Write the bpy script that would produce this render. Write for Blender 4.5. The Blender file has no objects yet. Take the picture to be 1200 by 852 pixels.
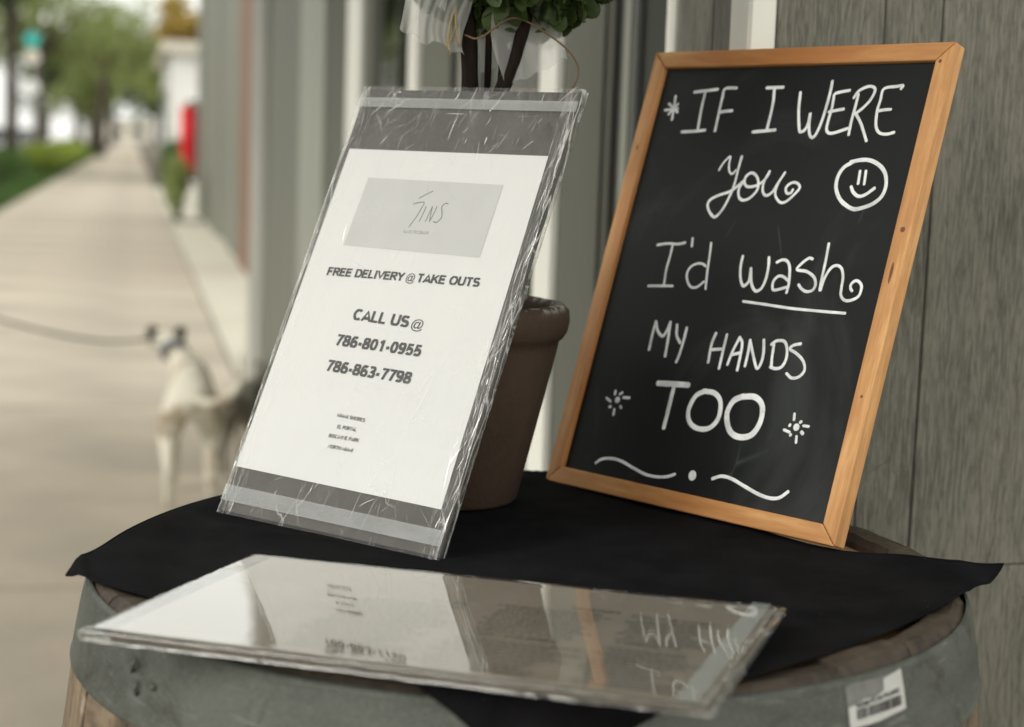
import bpy, math, random
from math import sin, cos, radians, pi, hypot, atan2, sqrt
from mathutils import Vector, Matrix, noise
random.seed(7)
SC = bpy.context.scene
COL = SC.collection

# ---------------------------------------------------------------- camera
cam = bpy.data.cameras.new('camera')
camo = bpy.data.objects.new('camera', cam)
COL.objects.link(camo)
cam.sensor_width = 36.0
cam.lens = 58.5
cam.clip_start = 0.05
cam.clip_end = 2000
pitch, roll = radians(7.35), radians(2.0)
fw = Vector((0, cos(pitch), -sin(pitch)))
up0 = Vector((1, 0, 0)).cross(fw)
rt = Vector((1, 0, 0)) * cos(roll) + up0 * sin(roll)
up = -Vector((1, 0, 0)) * sin(roll) + up0 * cos(roll)
camo.matrix_world = Matrix(((rt.x, up.x, -fw.x, 0), (rt.y, up.y, -fw.y, 0), (rt.z, up.z, -fw.z, 1.18), (0, 0, 0, 1)))
cam.dof.use_dof = True
cam.dof.focus_distance = 1.20
cam.dof.aperture_fstop = 5.0
SC.camera = camo

# ---------------------------------------------------------------- light
FACADE = radians(13.0)          # the shop front runs 13 degrees left of straight ahead
SUN_EL = radians(38)
SUN_AZ = radians(-128)          # compass style from +Y, clockwise: behind the camera, over the street on the left
world = bpy.data.worlds.new('World')
SC.world = world
world.use_nodes = True
wn = world.node_tree
for n in list(wn.nodes): wn.nodes.remove(n)
sky = wn.nodes.new('ShaderNodeTexSky')
sky.sky_type = 'NISHITA'
sky.sun_disc = False
sky.sun_elevation = SUN_EL
sky.sun_rotation = SUN_AZ
sky.dust_density = 3.0
hsv = wn.nodes.new('ShaderNodeHueSaturation')
hsv.inputs['Saturation'].default_value = 0.22
bg = wn.nodes.new('ShaderNodeBackground')
bg.inputs['Strength'].default_value = 0.13
wo = wn.nodes.new('ShaderNodeOutputWorld')
wn.links.new(sky.outputs[0], hsv.inputs['Color'])
# thin bright cloud cover over the whole sky, thicker and thinner in places
tcw = wn.nodes.new('ShaderNodeTexCoord')
cn = wn.nodes.new('ShaderNodeTexNoise'); cn.inputs['Scale'].default_value = 2.2; cn.inputs['Detail'].default_value = 6
wn.links.new(tcw.outputs['Generated'], cn.inputs['Vector'])
cr_ = wn.nodes.new('ShaderNodeMapRange'); cr_.inputs[1].default_value = .3; cr_.inputs[2].default_value = .7; cr_.inputs[3].default_value = .62; cr_.inputs[4].default_value = .9
wn.links.new(cn.outputs['Fac'], cr_.inputs[0])
cm_ = wn.nodes.new('ShaderNodeMix'); cm_.data_type = 'RGBA'
wn.links.new(cr_.outputs[0], cm_.inputs[0]); wn.links.new(hsv.outputs[0], cm_.inputs[6]); cm_.inputs[7].default_value = (7.5, 7.5, 7.05, 1)
wn.links.new(cm_.outputs[2], bg.inputs['Color'])
wn.links.new(bg.outputs[0], wo.inputs['Surface'])
sl = bpy.data.lights.new('sun', 'SUN')
sl.energy = 0.9
sl.angle = radians(25)
sl.color = (1.0, 0.965, 0.90)
so = bpy.data.objects.new('sun', sl)
COL.objects.link(so)
sdir = Vector((sin(SUN_AZ) * cos(SUN_EL), cos(SUN_AZ) * cos(SUN_EL), sin(SUN_EL)))
so.rotation_euler = sdir.to_track_quat('Z', 'Y').to_euler()
SC.view_settings.view_transform = 'Standard'
SC.view_settings.look = 'None'
SC.view_settings.exposure = 0.80
SC.view_settings.gamma = 1
SC.cycles.use_denoising = True
SC.cycles.transparent_max_bounces = 24
SC.cycles.max_bounces = 8

# ---------------------------------------------------------------- materials
class Tree:
    def __init__(s, name):
        s.m = bpy.data.materials.new(name); s.m.use_nodes = True
        s.t = s.m.node_tree
        for n in list(s.t.nodes): s.t.nodes.remove(n)
        s.out = s.n('ShaderNodeOutputMaterial')
    def n(s, typ, **kw):
        n = s.t.nodes.new(typ)
        for k, v in kw.items(): setattr(n, k, v)
        return n
    def set(s, sock, v):
        if isinstance(v, bpy.types.NodeSocket): s.t.links.new(v, sock)
        else: sock.default_value = v
    def coord(s, stretch=(1, 1, 1), offset=None, kind='Object'):
        tc = s.n('ShaderNodeTexCoord'); mp = s.n('ShaderNodeMapping')
        s.t.links.new(tc.outputs[kind], mp.inputs['Vector'])
        mp.inputs['Scale'].default_value = stretch
        if offset is not None: s.set(mp.inputs['Location'], offset)
        return mp.outputs[0]
    def noise(s, vec, scale=5, detail=5, rough=.55, dist=0.0):
        n = s.n('ShaderNodeTexNoise'); s.set(n.inputs['Vector'], vec)
        n.inputs['Scale'].default_value = scale; n.inputs['Detail'].default_value = detail
        n.inputs['Roughness'].default_value = rough; n.inputs['Distortion'].default_value = dist
        return n.outputs['Fac']
    def ramp(s, fac, a, b, ca=(0, 0, 0), cb=(1, 1, 1)):
        r = s.n('ShaderNodeValToRGB'); s.set(r.inputs[0], fac)
        r.color_ramp.elements[0].position = a; r.color_ramp.elements[1].position = b
        r.color_ramp.elements[0].color = (*ca, 1); r.color_ramp.elements[1].color = (*cb, 1)
        return r.outputs[0]
    def mix(s, fac, a, b, mode='MIX'):
        m = s.n('ShaderNodeMix', data_type='RGBA', blend_type=mode)
        s.set(m.inputs[0], fac)
        s.set(m.inputs[6], a if not isinstance(a, tuple) else (*a, 1)[:4])
        s.set(m.inputs[7], b if not isinstance(b, tuple) else (*b, 1)[:4])
        return m.outputs[2]
    def math(s, op, a, b=0.0, clamp=False):
        m = s.n('ShaderNodeMath', operation=op, use_clamp=clamp)
        s.set(m.inputs[0], a); s.set(m.inputs[1], b)
        return m.outputs[0]
    def bump(s, h, strength=.3, dist=.002):
        b = s.n('ShaderNodeBump'); b.inputs['Strength'].default_value = strength
        b.inputs['Distance'].default_value = dist; s.set(b.inputs['Height'], h)
        return b.outputs[0]
    def bsdf(s, col, rough=.6, metal=0., nrm=None, spec=.5, **kw):
        b = s.n('ShaderNodeBsdfPrincipled')
        s.set(b.inputs['Base Color'], (*col, 1)[:4] if isinstance(col, tuple) else col)
        s.set(b.inputs['Roughness'], rough); s.set(b.inputs['Metallic'], metal)
        s.set(b.inputs['Specular IOR Level'], spec)
        if nrm is not None: s.set(b.inputs['Normal'], nrm)
        for k, v in kw.items(): s.set(b.inputs[k.replace('_', ' ')], v)
        return b.outputs[0]
    def done(s, surf):
        s.t.links.new(surf, s.out.inputs['Surface']); return s.m

def plain(name, col, rough=.6, var=.18, scale=6, stretch=(1, 1, 1), bump=.2, bscale=60, bdist=.002, metal=0., spec=.4, col2=None, rand=0.0, detail=6, **kw):
    """painted, plastered or mineral surface: two scales of mottling and a fine relief"""
    t = Tree(name)
    v = t.coord(stretch)
    lo = tuple(c * (1 - var) for c in col); hi = tuple(min(1, c * (1 + var)) for c in (col2 or col))
    c = t.mix(t.ramp(t.noise(v, scale, detail), .3, .7), lo, hi)
    f = t.noise(v, bscale, 4)
    c = t.mix(t.math('MULTIPLY', f, var * 1.2), c, tuple(x * .45 for x in col))
    if rand:
        oi = t.n('ShaderNodeObjectInfo')
        g = t.math('ADD', t.math('MULTIPLY', oi.outputs['Random'], rand), 1 - rand / 2)
        hs = t.n('ShaderNodeHueSaturation'); t.set(hs.inputs['Value'], g); t.set(hs.inputs['Color'], c); c = hs.outputs[0]
    return t.done(t.bsdf(c, rough, metal, t.bump(f, bump, bdist), spec, **kw))

M = {}
M['grey_paint'] = plain('grey_paint', (.33, .34, .29), .55, .10, 2.5, (1, 1, .3), .15, 90)
M['grey_green'] = plain('grey_green', (.17, .175, .14), .6, .1, 2, (1, 1, .25), .15, 60)
M['cream_trim'] = plain('cream_trim', (.84, .84, .76), .5, .05, 4, (1, 1, .4), .12, 80)
M['black_gasket'] = plain('black_gasket', (.02, .02, .018), .5, .2, 30)
M['dark_frame'] = plain('dark_frame', (.13, .14, .125), .4, .1, 8, (1, 1, .2))
M['brown_wood'] = plain('brown_wood', (.20, .105, .062), .6, .25, 6, (8, 8, .5), .3, 60)
M['concrete'] = plain('concrete', (.41, .358, .28), .85, .30, 1.0, (1, 1, 1), .35, 45, .003, rand=.10)
M['concrete_far'] = plain('concrete_far', (.46, .43, .35), .85, .1, .8, (1, 1, 1), .3, 20, .004)
M['asphalt'] = plain('asphalt', (.055, .055, .055), .85, .2, 2, bump=.4, bscale=60)
M['earth'] = plain('earth', (.12, .10, .07), .9, .3, 3, bump=.4, bscale=30)
M['ceiling_paint'] = plain('ceiling_paint', (.33, .33, .29), .7, .1, 3)
M['kerb_stone'] = plain('kerb_stone', (.42, .41, .37), .8, .15, 3)
M['bark'] = plain('bark', (.075, .06, .045), .85, .35, 5, (6, 6, 1), .7, 40, .02)
M['stem_bark'] = plain('stem_bark', (.016, .011, .008), .8, .5, 60, (3, 3, .6), .6, 300, .001, spec=.08)
M['white_paint'] = plain('white_paint', (.8, .8, .76), .5, .05, 2)
M['red_paint'] = plain('red_paint', (.72, .02, .03), .5, .08, 3)
M['pink_paint'] = plain('pink_paint', (.75, .22, .27), .5, .08, 3)
M['teal_paint'] = plain('teal_paint', (.05, .45, .38), .5, .1, 3)
M['stucco'] = plain('stucco', (.66, .62, .52), .85, .08, 1, bump=.3, bscale=15)
M['stucco_tan'] = plain('stucco_tan', (.5, .42, .3), .85, .08, 1, bump=.3, bscale=15)
M['roof_dark'] = plain('roof_dark', (.16, .13, .11), .8, .2, 2)
M['car_white'] = plain('car_white', (.8, .8, .8), .25, .02, 2, bump=.02, Coat_Weight=1.0)
M['car_silver'] = plain('car_silver', (.45, .47, .5), .3, .03, 2, bump=.02, metal=.6)
M['car_dark'] = plain('car_dark', (.05, .055, .065), .25, .05, 2, bump=.02, Coat_Weight=1.0)
M['car_red'] = plain('car_red', (.5, .06, .03), .25, .05, 2, bump=.02, Coat_Weight=1.0)
M['tyre'] = plain('tyre', (.02, .02, .02), .8)
M['alloy'] = plain('alloy', (.5, .5, .5), .35, metal=.8)
M['car_glass'] = plain('car_glass', (.03, .035, .04), .06, .05, 2, bump=0)
M['lamp_glass'] = plain('lamp_glass', (.7, .68, .6), .1, .05, 2, bump=0)
M['collar'] = plain('collar', (.10, .13, .16), .6)
M['leash'] = plain('leash', (.10, .115, .10), .7)
M['ink'] = plain('ink', (.022, .022, .022), .6, .3, 120, bump=0)
M['ink_grey'] = plain('ink_grey', (.17, .17, .17), .6, .2, 90, bump=0)
M['soil'] = plain('soil', (.06, .045, .03), .95, .5, 60, bump=1, bscale=150, bdist=.004)

def m_glass(name, tint=(.02, .022, .02)):
    t = Tree(name)
    v = t.coord((1, 1, .6))
    return t.done(t.bsdf(t.mix(t.noise(v, 2, 3), tuple(c * .6 for c in tint), tuple(c * 1.6 for c in tint)), .03, nrm=t.bump(t.noise(v, 1.3, 2), .02, .02), spec=.6))
M['shop_glass'] = m_glass('shop_glass', (.045, .05, .042))

def m_plank():
    """grey weathered oak laminate, grain along Z, with darker cracks"""
    t = Tree('grey_plank')
    oi = t.n('ShaderNodeObjectInfo')
    off = t.n('ShaderNodeCombineXYZ')
    t.set(off.inputs[0], t.math('MULTIPLY', oi.outputs['Random'], 37.0)); t.set(off.inputs[2], t.math('MULTIPLY', oi.outputs['Random'], 91.0))
    v = t.coord((1, 1, .055), off.outputs[0])
    g1 = t.noise(v, 520, 6, .68, .25)
    v2 = t.coord((1, 1, .30), off.outputs[0])
    g2 = t.noise(v2, 15, 8, .68, .8)
    wav = t.n('ShaderNodeTexWave', wave_type='BANDS', bands_direction='X')
    t.set(wav.inputs['Vector'], t.coord((1, 1, .16), off.outputs[0])); wav.inputs['Scale'].default_value = 40
    wav.inputs['Distortion'].default_value = 16; wav.inputs['Detail'].default_value = 4; wav.inputs['Detail Scale'].default_value = 1.6
    c = t.mix(t.ramp(g2, .32, .68), (.058, .055, .043), (.205, .196, .160))
    c = t.mix(t.math('MULTIPLY', t.ramp(g1, .40, .60), .65), c, (.25, .247, .20))
    c = t.mix(t.math('MULTIPLY', t.ramp(wav.outputs['Fac'], .0, .35, (1, 1, 1), (0, 0, 0)), .35), c, (.045, .043, .033))
    cr = t.n('ShaderNodeTexVoronoi', feature='DISTANCE_TO_EDGE')
    t.set(cr.inputs['Vector'], t.mix(.22, t.coord((1, 1, .42), off.outputs[0]), t.coord((1, 1, .42), off.outputs[0])))
    ns = t.n('ShaderNodeTexNoise'); t.set(ns.inputs['Vector'], t.coord((1, 1, .5), off.outputs[0])); ns.inputs['Scale'].default_value = 26; ns.inputs['Detail'].default_value = 6
    vm = t.n('ShaderNodeVectorMath', operation='MULTIPLY_ADD')
    t.set(vm.inputs[0], ns.outputs['Color']); vm.inputs[1].default_value = (.055, .055, .055); t.set(vm.inputs[2], t.coord((1, 1, .42), off.outputs[0]))
    t.set(cr.inputs['Vector'], vm.outputs[0]); cr.inputs['Scale'].default_value = 13
    crack = t.ramp(cr.outputs['Distance'], .0, .016, (1, 1, 1), (0, 0, 0))
    gate = t.ramp(t.noise(t.coord((1, 1, .6), off.outputs[0]), 6, 3), .52, .62)
    crack = t.math('MULTIPLY', crack, gate)
    # short dark pore ticks
    tick = t.ramp(t.noise(t.coord((1, 1, .10), off.outputs[0]), 620, 3, .6), .36, .46, (1, 1, 1), (0, 0, 0))
    c = t.mix(t.math('MULTIPLY', tick, .55), c, (.06, .057, .045))
    c = t.mix(t.math('MULTIPLY', crack, .8), c, (.03, .028, .022))
    h = t.math('SUBTRACT', t.math('ADD', t.math('MULTIPLY', g1, .6), t.math('MULTIPLY', g2, .4)), crack)
    return t.done(t.bsdf(c, .62, 0, t.bump(h, .5, .0012), .35))
M['plank'] = m_plank()

def m_pine(name, stretch, rings):
    t = Tree(name)
    v = t.coord(stretch)
    g = t.noise(v, 38, 6, .6, .6)
    f = t.noise(v, 260, 3, .6)
    blot = t.noise(t.coord((1, 1, 1)), 30, 4)
    c = t.mix(t.ramp(g, .34, .62), (.40, .16, .045), (.70, .39, .155))
    c = t.mix(t.math('MULTIPLY', t.ramp(f, .42, .58), .42), c, (.44, .19, .065))
    c = t.mix(t.math('MULTIPLY', t.ramp(blot, .48, .75), .4), c, (.46, .19, .06))
    # knots
    vo = t.n('ShaderNodeTexVoronoi', feature='F1'); t.set(vo.inputs['Vector'], t.coord(tuple(min(1., q * 1.0) if q < 1 else 1 for q in (.8, .8, .8)))); vo.inputs['Scale'].default_value = 26
    kn = t.ramp(vo.outputs['Distance'], .05, .13, (1, 1, 1), (0, 0, 0))
    kn = t.math('MULTIPLY', kn, t.ramp(t.noise(t.coord(), 9, 1), .58, .62))
    c = t.mix(t.math('MULTIPLY', kn, .8), c, (.20, .085, .03))
    return t.done(t.bsdf(c, .5, 0, t.bump(t.math('ADD', g, t.math('MULTIPLY', f, .4)), .35, .0006), .35))
M['pine_x'] = m_pine('pine_along', (.09, 1, 1), 0)
M['pine_z'] = m_pine('pine_upright', (1, 1, .09), 0)

def m_slate():
    t = Tree('chalkboard_black')
    v = t.coord()
    w = t.noise(t.coord((.35, 1, 1)), 9, 6, .65, .5)
    c = t.mix(t.ramp(w, .35, .75), (.006, .0073, .0073), (.014, .0158, .0152))
    f = t.noise(v, 1400, 2)
    c = t.mix(t.math('MULTIPLY', f, .35), c, (.028, .031, .029))
    # thin scratches left by old chalk
    vo = t.n('ShaderNodeTexVoronoi', feature='DISTANCE_TO_EDGE'); t.set(vo.inputs['Vector'], t.coord((1, 1, .45))); vo.inputs['Scale'].default_value = 9
    sc = t.math('MULTIPLY', t.ramp(vo.outputs['Distance'], .0, .006, (1, 1, 1), (0, 0, 0)), t.ramp(t.noise(v, 11, 2), .6, .66))
    c = t.mix(t.math('MULTIPLY', sc, .12), c, (.3, .34, .33))
    du = t.ramp(t.noise(t.coord((1, 1, .8)), 7, 5, .6, 1.0), .5, .85)
    c = t.mix(t.math('MULTIPLY', du, .09), c, (.45, .48, .47))
    return t.done(t.bsdf(c, t.math('ADD', t.math('MULTIPLY', w, .2), .38), 0, t.bump(f, .12, .0002), .16))
M['slate'] = m_slate()
M['knot_wood'] = plain('knot_wood', (.20, .075, .025), .6, .4, 400, (1, 1, .3), .3, 600, .0003)

def m_chalk():
    t = Tree('chalk_marker')
    v = t.coord()
    n = t.noise(v, 300, 3)
    c = t.mix(t.ramp(t.noise(v, 60, 5), .32, .6), (.60, .62, .61), (.92, .93, .91))
    c = t.mix(t.math('MULTIPLY', t.ramp(t.noise(v, 900, 4, .7), .30, .46, (1, 1, 1), (0, 0, 0)), .5), c, (.24, .25, .25))
    return t.done(t.bsdf(c, .7, 0, t.bump(n, .2, .0002), .3))
M['chalk'] = m_chalk()

def m_cloth():
    t = Tree('black_cloth')
    v = t.coord()
    wa = t.n('ShaderNodeTexWave', wave_type='BANDS', bands_direction='X'); t.set(wa.inputs['Vector'], v); wa.inputs['Scale'].default_value = 420
    wb = t.n('ShaderNodeTexWave', wave_type='BANDS', bands_direction='Y'); t.set(wb.inputs['Vector'], v); wb.inputs['Scale'].default_value = 420
    h = t.math('MULTIPLY', wa.outputs['Fac'], wb.outputs['Fac'])
    n = t.noise(v, 25, 5)
    c = t.mix(t.ramp(n, .3, .7), (.0065, .0063, .0068), (.0125, .0122, .013))
    c = t.mix(t.math('MULTIPLY', h, .25), c, (.011, .011, .012))
    # a few specks of lint
    li = t.ramp(t.noise(v, 700, 1), .79, .80)
    c = t.mix(t.math('MULTIPLY', li, .5), c, (.3, .29, .26))
    return t.done(t.bsdf(c, .9, 0, t.bump(t.math('ADD', h, n), .25, .0006), .03))
M['cloth'] = m_cloth()

def m_paper():
    t = Tree('white_paper')
    v = t.coord()
    c = t.mix(t.noise(v, 14, 5), (.62, .62, .615), (.68, .68, .67))
    return t.done(t.bsdf(c, .65, 0, t.bump(t.noise(v, 30, 4), .3, .0012), .4))
M['paper'] = m_paper()
M['logo_grey'] = plain('logo_grey', (.50, .50, .49), .65, .04, 40, bump=.1)
M['menu_paper'] = plain('menu_paper', (.30, .265, .21), .6, .08, 25, (1, 1, 1), .15, 300, .0005)
M['board_core'] = plain('board_core', (.055, .050, .040), .7, .35, 35, (1, 1, .5), .3, 200, .001)
M['board_edge'] = plain('board_edge', (.09, .075, .055), .8, .4, 80)
M['sticker'] = plain('sticker', (.50, .50, .47), .5, .12, 60, bump=.1)
M['sticker_torn'] = plain('sticker_torn', (.17, .175, .165), .8, .2, 90, bump=.4, bscale=400)

def m_film(name, axis_w, axis_h, strength, lines, haze, rough=.07, flat=False):
    """clear cling film: fresnel reflections, wrinkle relief, creases with their highlights painted whitish, thickening toward the two long edges"""
    t = Tree(name)
    tc = t.n('ShaderNodeTexCoord'); sp = t.n('ShaderNodeSeparateXYZ'); t.set(sp.inputs[0], tc.outputs['Object'])
    x = sp.outputs[0]
    # distance from the nearer long edge, 0 at the edge
    ed = t.math('SUBTRACT', axis_w / 2, t.math('ABSOLUTE', t.math('SUBTRACT', x, axis_w / 2)))
    edge = t.math('SUBTRACT', 1.0, t.math('DIVIDE', ed, .020), True)
    za = sp.outputs[1 if flat else 2]
    ed2 = t.math('SUBTRACT', axis_h / 2, t.math('ABSOLUTE', t.math('SUBTRACT', za, axis_h / 2)))
    edge2 = t.math('SUBTRACT', 1.0, t.math('DIVIDE', ed2, .05), True)
    mask = t.math('MAXIMUM', edge, t.math('MULTIPLY', edge2, .75))
    def dist(vec, amp, sc):
        ns = t.n('ShaderNodeTexNoise'); t.set(ns.inputs['Vector'], vec); ns.inputs['Scale'].default_value = sc; ns.inputs['Detail'].default_value = 3
        vm = t.n('ShaderNodeVectorMath', operation='MULTIPLY_ADD')
        t.set(vm.inputs[0], ns.outputs['Color']); vm.inputs[1].default_value = (amp,) * 3; t.set(vm.inputs[2], vec)
        return vm.outputs[0]
    def cell(stretch, sc, wd, amp, nsc, rot=0.0):
        mp = t.n('ShaderNodeMapping'); t.set(mp.inputs['Vector'], tc.outputs['Object']); mp.inputs['Scale'].default_value = stretch
        mp.inputs['Rotation'].default_value = (0, rot, 0) if not flat else (0, 0, rot)
        vo = t.n('ShaderNodeTexVoronoi', feature='DISTANCE_TO_EDGE'); t.set(vo.inputs['Vector'], dist(mp.outputs[0], amp, nsc)); vo.inputs['Scale'].default_value = sc
        return t.ramp(vo.outputs['Distance'], 0, wd, (1, 1, 1), (0, 0, 0)), vo.outputs['Distance']
    l1, d1 = cell((1, 1, .35) if not flat else (1, .35, 1), 60, .035, .02, 30, .25)
    l2, d2 = cell((1.6, 1, .5) if not flat else (.25, 1.4, 1), 34, .018, .03, 18, -.5)
    l3, d3 = cell((2.2, 1, .16) if not flat else (2.2, .16, 1), 95, .06, .02, 40, .12)
    gate = t.ramp(t.noise(t.coord(), 24, 4), .50, .62)
    gate2 = t.ramp(t.noise(t.coord((1, 1, .4)), 11, 3), .52, .66)
    a = t.math('MULTIPLY', t.math('MULTIPLY', l1, gate), t.math('ADD', .16, t.math('MULTIPLY', mask, .9)))
    b = t.math('MULTIPLY', t.math('MULTIPLY', l2, gate2), .5)
    e = t.math('MULTIPLY', l3, t.math('POWER', edge, 1.2))
    crease_glint = t.math('MULTIPLY', t.math('ADD', t.math('ADD', a, b), e, True), lines, True)
    wr = t.noise(t.coord((1, 1, .5) if not flat else (.5, 1, 1)), 90, 5, .6, .8)
    big = t.noise(t.coord((1, 1, .6) if not flat else (.35, 1, 1)), 18, 3, .5, .5)
    h = t.math('ADD', t.math('MULTIPLY', wr, .5), t.math('ADD', big, t.math('MULTIPLY', t.math('MULTIPLY', d1, mask), 1.2)))
    nrm = t.bump(h, strength, .0022)
    gl = t.n('ShaderNodeBsdfGlossy'); gl.inputs['Roughness'].default_value = rough; gl.inputs['Color'].default_value = (1, 1, .98, 1); t.set(gl.inputs['Normal'], nrm)
    tr = t.n('ShaderNodeBsdfTransparent'); tr.inputs['Color'].default_value = (.97, .97, .96, 1)
    fr = t.n('ShaderNodeLayerWeight'); fr.inputs['Blend'].default_value = .5; t.set(fr.inputs['Normal'], nrm)
    # thin sheet, so the same from both sides: Schlick term from the facing angle, two surfaces
    F5 = t.math('MULTIPLY', t.math('POWER', fr.outputs['Facing'], 3.1 if flat else 4.2), .95)
    m1 = t.n('ShaderNodeMixShader'); t.set(m1.inputs[0], t.math('ADD', F5, .06 if flat else .022, True)); t.set(m1.inputs[1], tr.outputs[0]); t.set(m1.inputs[2], gl.outputs[0])
    df = t.n('ShaderNodeBsdfDiffuse'); df.inputs['Color'].default_value = (.88, .88, .85, 1); t.set(df.inputs['Normal'], nrm)
    fac = t.math('ADD', t.math('MULTIPLY', crease_glint, .75), t.math('MULTIPLY', t.noise(t.coord(), 40, 4), haze), True)  # bright glints on the creases are put in as pale diffuse colour
    m2 = t.n('ShaderNodeMixShader'); t.set(m2.inputs[0], fac); t.set(m2.inputs[1], m1.outputs[0]); t.set(m2.inputs[2], df.outputs[0])
    return t.done(m2.outputs[0])
M['film'] = m_film('cling_film', .2112, .362, .40, .55, .06)
M['film_flat'] = m_film('cling_film_taut', .350, .2049, .022, .25, .03, .012, True)

def m_tape(name, col, alpha):
    t = Tree(name)
    v = t.coord((.3, 1, 1))
    n = t.noise(v, 60, 5)
    s = t.bsdf(t.mix(n, tuple(c * .8 for c in col), col), .25, 0, t.bump(n, .3, .0008), .5)
    tr = t.n('ShaderNodeBsdfTransparent')
    m = t.n('ShaderNodeMixShader'); t.set(m.inputs[0], t.math('ADD', alpha, t.math('MULTIPLY', n, .2))); t.set(m.inputs[1], tr.outputs[0]); t.set(m.inputs[2], s)
    return t.done(m.outputs[0])
def m_crease_glint():
    t = Tree('film_crease')
    gl = t.n('ShaderNodeBsdfGlossy'); gl.inputs['Roughness'].default_value = .25; gl.inputs['Color'].default_value = (.95, .95, .93, 1)
    df = t.n('ShaderNodeBsdfDiffuse'); df.inputs['Color'].default_value = (.8, .8, .77, 1)
    a = t.n('ShaderNodeMixShader'); a.inputs[0].default_value = .5; t.set(a.inputs[1], gl.outputs[0]); t.set(a.inputs[2], df.outputs[0])
    tr = t.n('ShaderNodeBsdfTransparent')
    g = t.n('ShaderNodeNewGeometry')
    m = t.n('ShaderNodeMixShader'); t.set(m.inputs[0], t.math('ADD', .05, t.math('MULTIPLY', t.math('POWER', g.outputs['Random Per Island'], 2.5), .55))); t.set(m.inputs[1], tr.outputs[0]); t.set(m.inputs[2], a.outputs[0])
    return t.done(m.outputs[0])
M['crease_glint'] = m_crease_glint()
M['tape'] = m_tape('clear_tape', (.58, .60, .585), .30)
M['tape_blue'] = m_tape('clear_tape_bluish', (.50, .56, .54), .22)

def m_galv():
    t = Tree('galvanised_hoop')
    v = t.coord()
    big = t.noise(t.coord((1, 1, 2)), 6, 6, .65, .6)
    sp = t.n('ShaderNodeTexVoronoi', feature='F1'); t.set(sp.inputs['Vector'], v); sp.inputs['Scale'].default_value = 260
    fine = t.noise(v, 420, 4, .6)
    c = t.mix(t.ramp(big, .3, .7), (.050, .054, .046), (.135, .144, .123))
    c = t.mix(t.math('MULTIPLY', t.ramp(fine, .45, .68), .35), c, (.16, .172, .15))
    c = t.mix(t.math('MULTIPLY', sp.outputs['Color'], .12), c, (.06, .065, .055))
    st = t.ramp(t.noise(v, 14, 6, .7, 1.5), .52, .66)
    c = t.mix(t.math('MULTIPLY', st, .55), c, (.030, .026, .018))
    sx = t.ramp(t.noise(t.coord((1, 1, 9)), 20, 5, .6, .5), .62, .70)
    c = t.mix(t.math('MULTIPLY', sx, .35), c, (.26, .28, .25))
    pt = t.ramp(t.noise(v, 900, 2), .68, .72)
    c = t.mix(t.math('MULTIPLY', pt, .5), c, (.36, .38, .33))
    return t.done(t.bsdf(c, t.math('ADD', .48, t.math('MULTIPLY', big, .25)), .35, t.bump(t.math('ADD', fine, t.math('MULTIPLY', big, 2.)), .3, .0008), .4))
M['galv'] = m_galv()

def m_stave():
    t = Tree('barrel_oak')
    oi = t.n('ShaderNodeObjectInfo')
    off = t.n('ShaderNodeCombineXYZ'); t.set(off.inputs[2], t.math('MULTIPLY', oi.outputs['Random'], 19.0))
    v = t.coord((1, 1, .12), off.outputs[0])
    g = t.noise(v, 70, 6, .65, .6)
    b = t.noise(t.coord((1, 1, .8), off.outputs[0]), 22, 6, .7, .8)
    c = t.mix(t.ramp(g, .3, .7), (.11, .078, .048), (.27, .205, .135))
    c = t.mix(t.math('MULTIPLY', t.ramp(b, .45, .62), .85), c, (.035, .026, .018))
    pale = t.ramp(t.noise(t.coord((1, 1, 1), off.outputs[0]), 34, 5, .7), .60, .72)
    c = t.mix(t.math('MULTIPLY', pale, .55), c, (.42, .37, .29))
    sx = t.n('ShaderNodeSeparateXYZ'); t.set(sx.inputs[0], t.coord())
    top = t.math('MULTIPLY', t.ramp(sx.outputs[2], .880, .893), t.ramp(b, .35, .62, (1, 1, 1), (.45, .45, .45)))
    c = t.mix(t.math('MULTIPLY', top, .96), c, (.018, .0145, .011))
    return t.done(t.bsdf(c, .7, 0, t.bump(t.math('ADD', g, b), .6, .002), .35))
M['stave'] = m_stave()
M['head_oak'] = plain('head_oak', (.44, .28, .14), .65, .25, 14, (.15, 1, 1), .4, 90, .001, rand=.3)

def m_pot():
    t = Tree('aged_terracotta')
    v = t.coord()
    b = t.noise(t.coord((1, 1, .5)), 16, 6, .65, .4)
    c = t.mix(t.ramp(b, .3, .7), (.045, .028, .0175), (.088, .057, .037))
    f = t.noise(v, 220, 4)
    c = t.mix(t.math('MULTIPLY', f, .3), c, (.06, .045, .035))
    geo = t.n('ShaderNodeSeparateXYZ'); t.set(geo.inputs[0], t.coord())
    topm = t.math('MULTIPLY', t.ramp(geo.outputs[2], .156, .160), t.ramp(t.noise(v, 70, 5, .7), .46, .56))
    c = t.mix(t.math('MULTIPLY', topm, .75), c, (.42, .40, .35))
    return t.done(t.bsdf(c, .85, 0, t.bump(t.math('ADD', b, f), .5, .0012), .25))
M['pot'] = m_pot()

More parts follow.
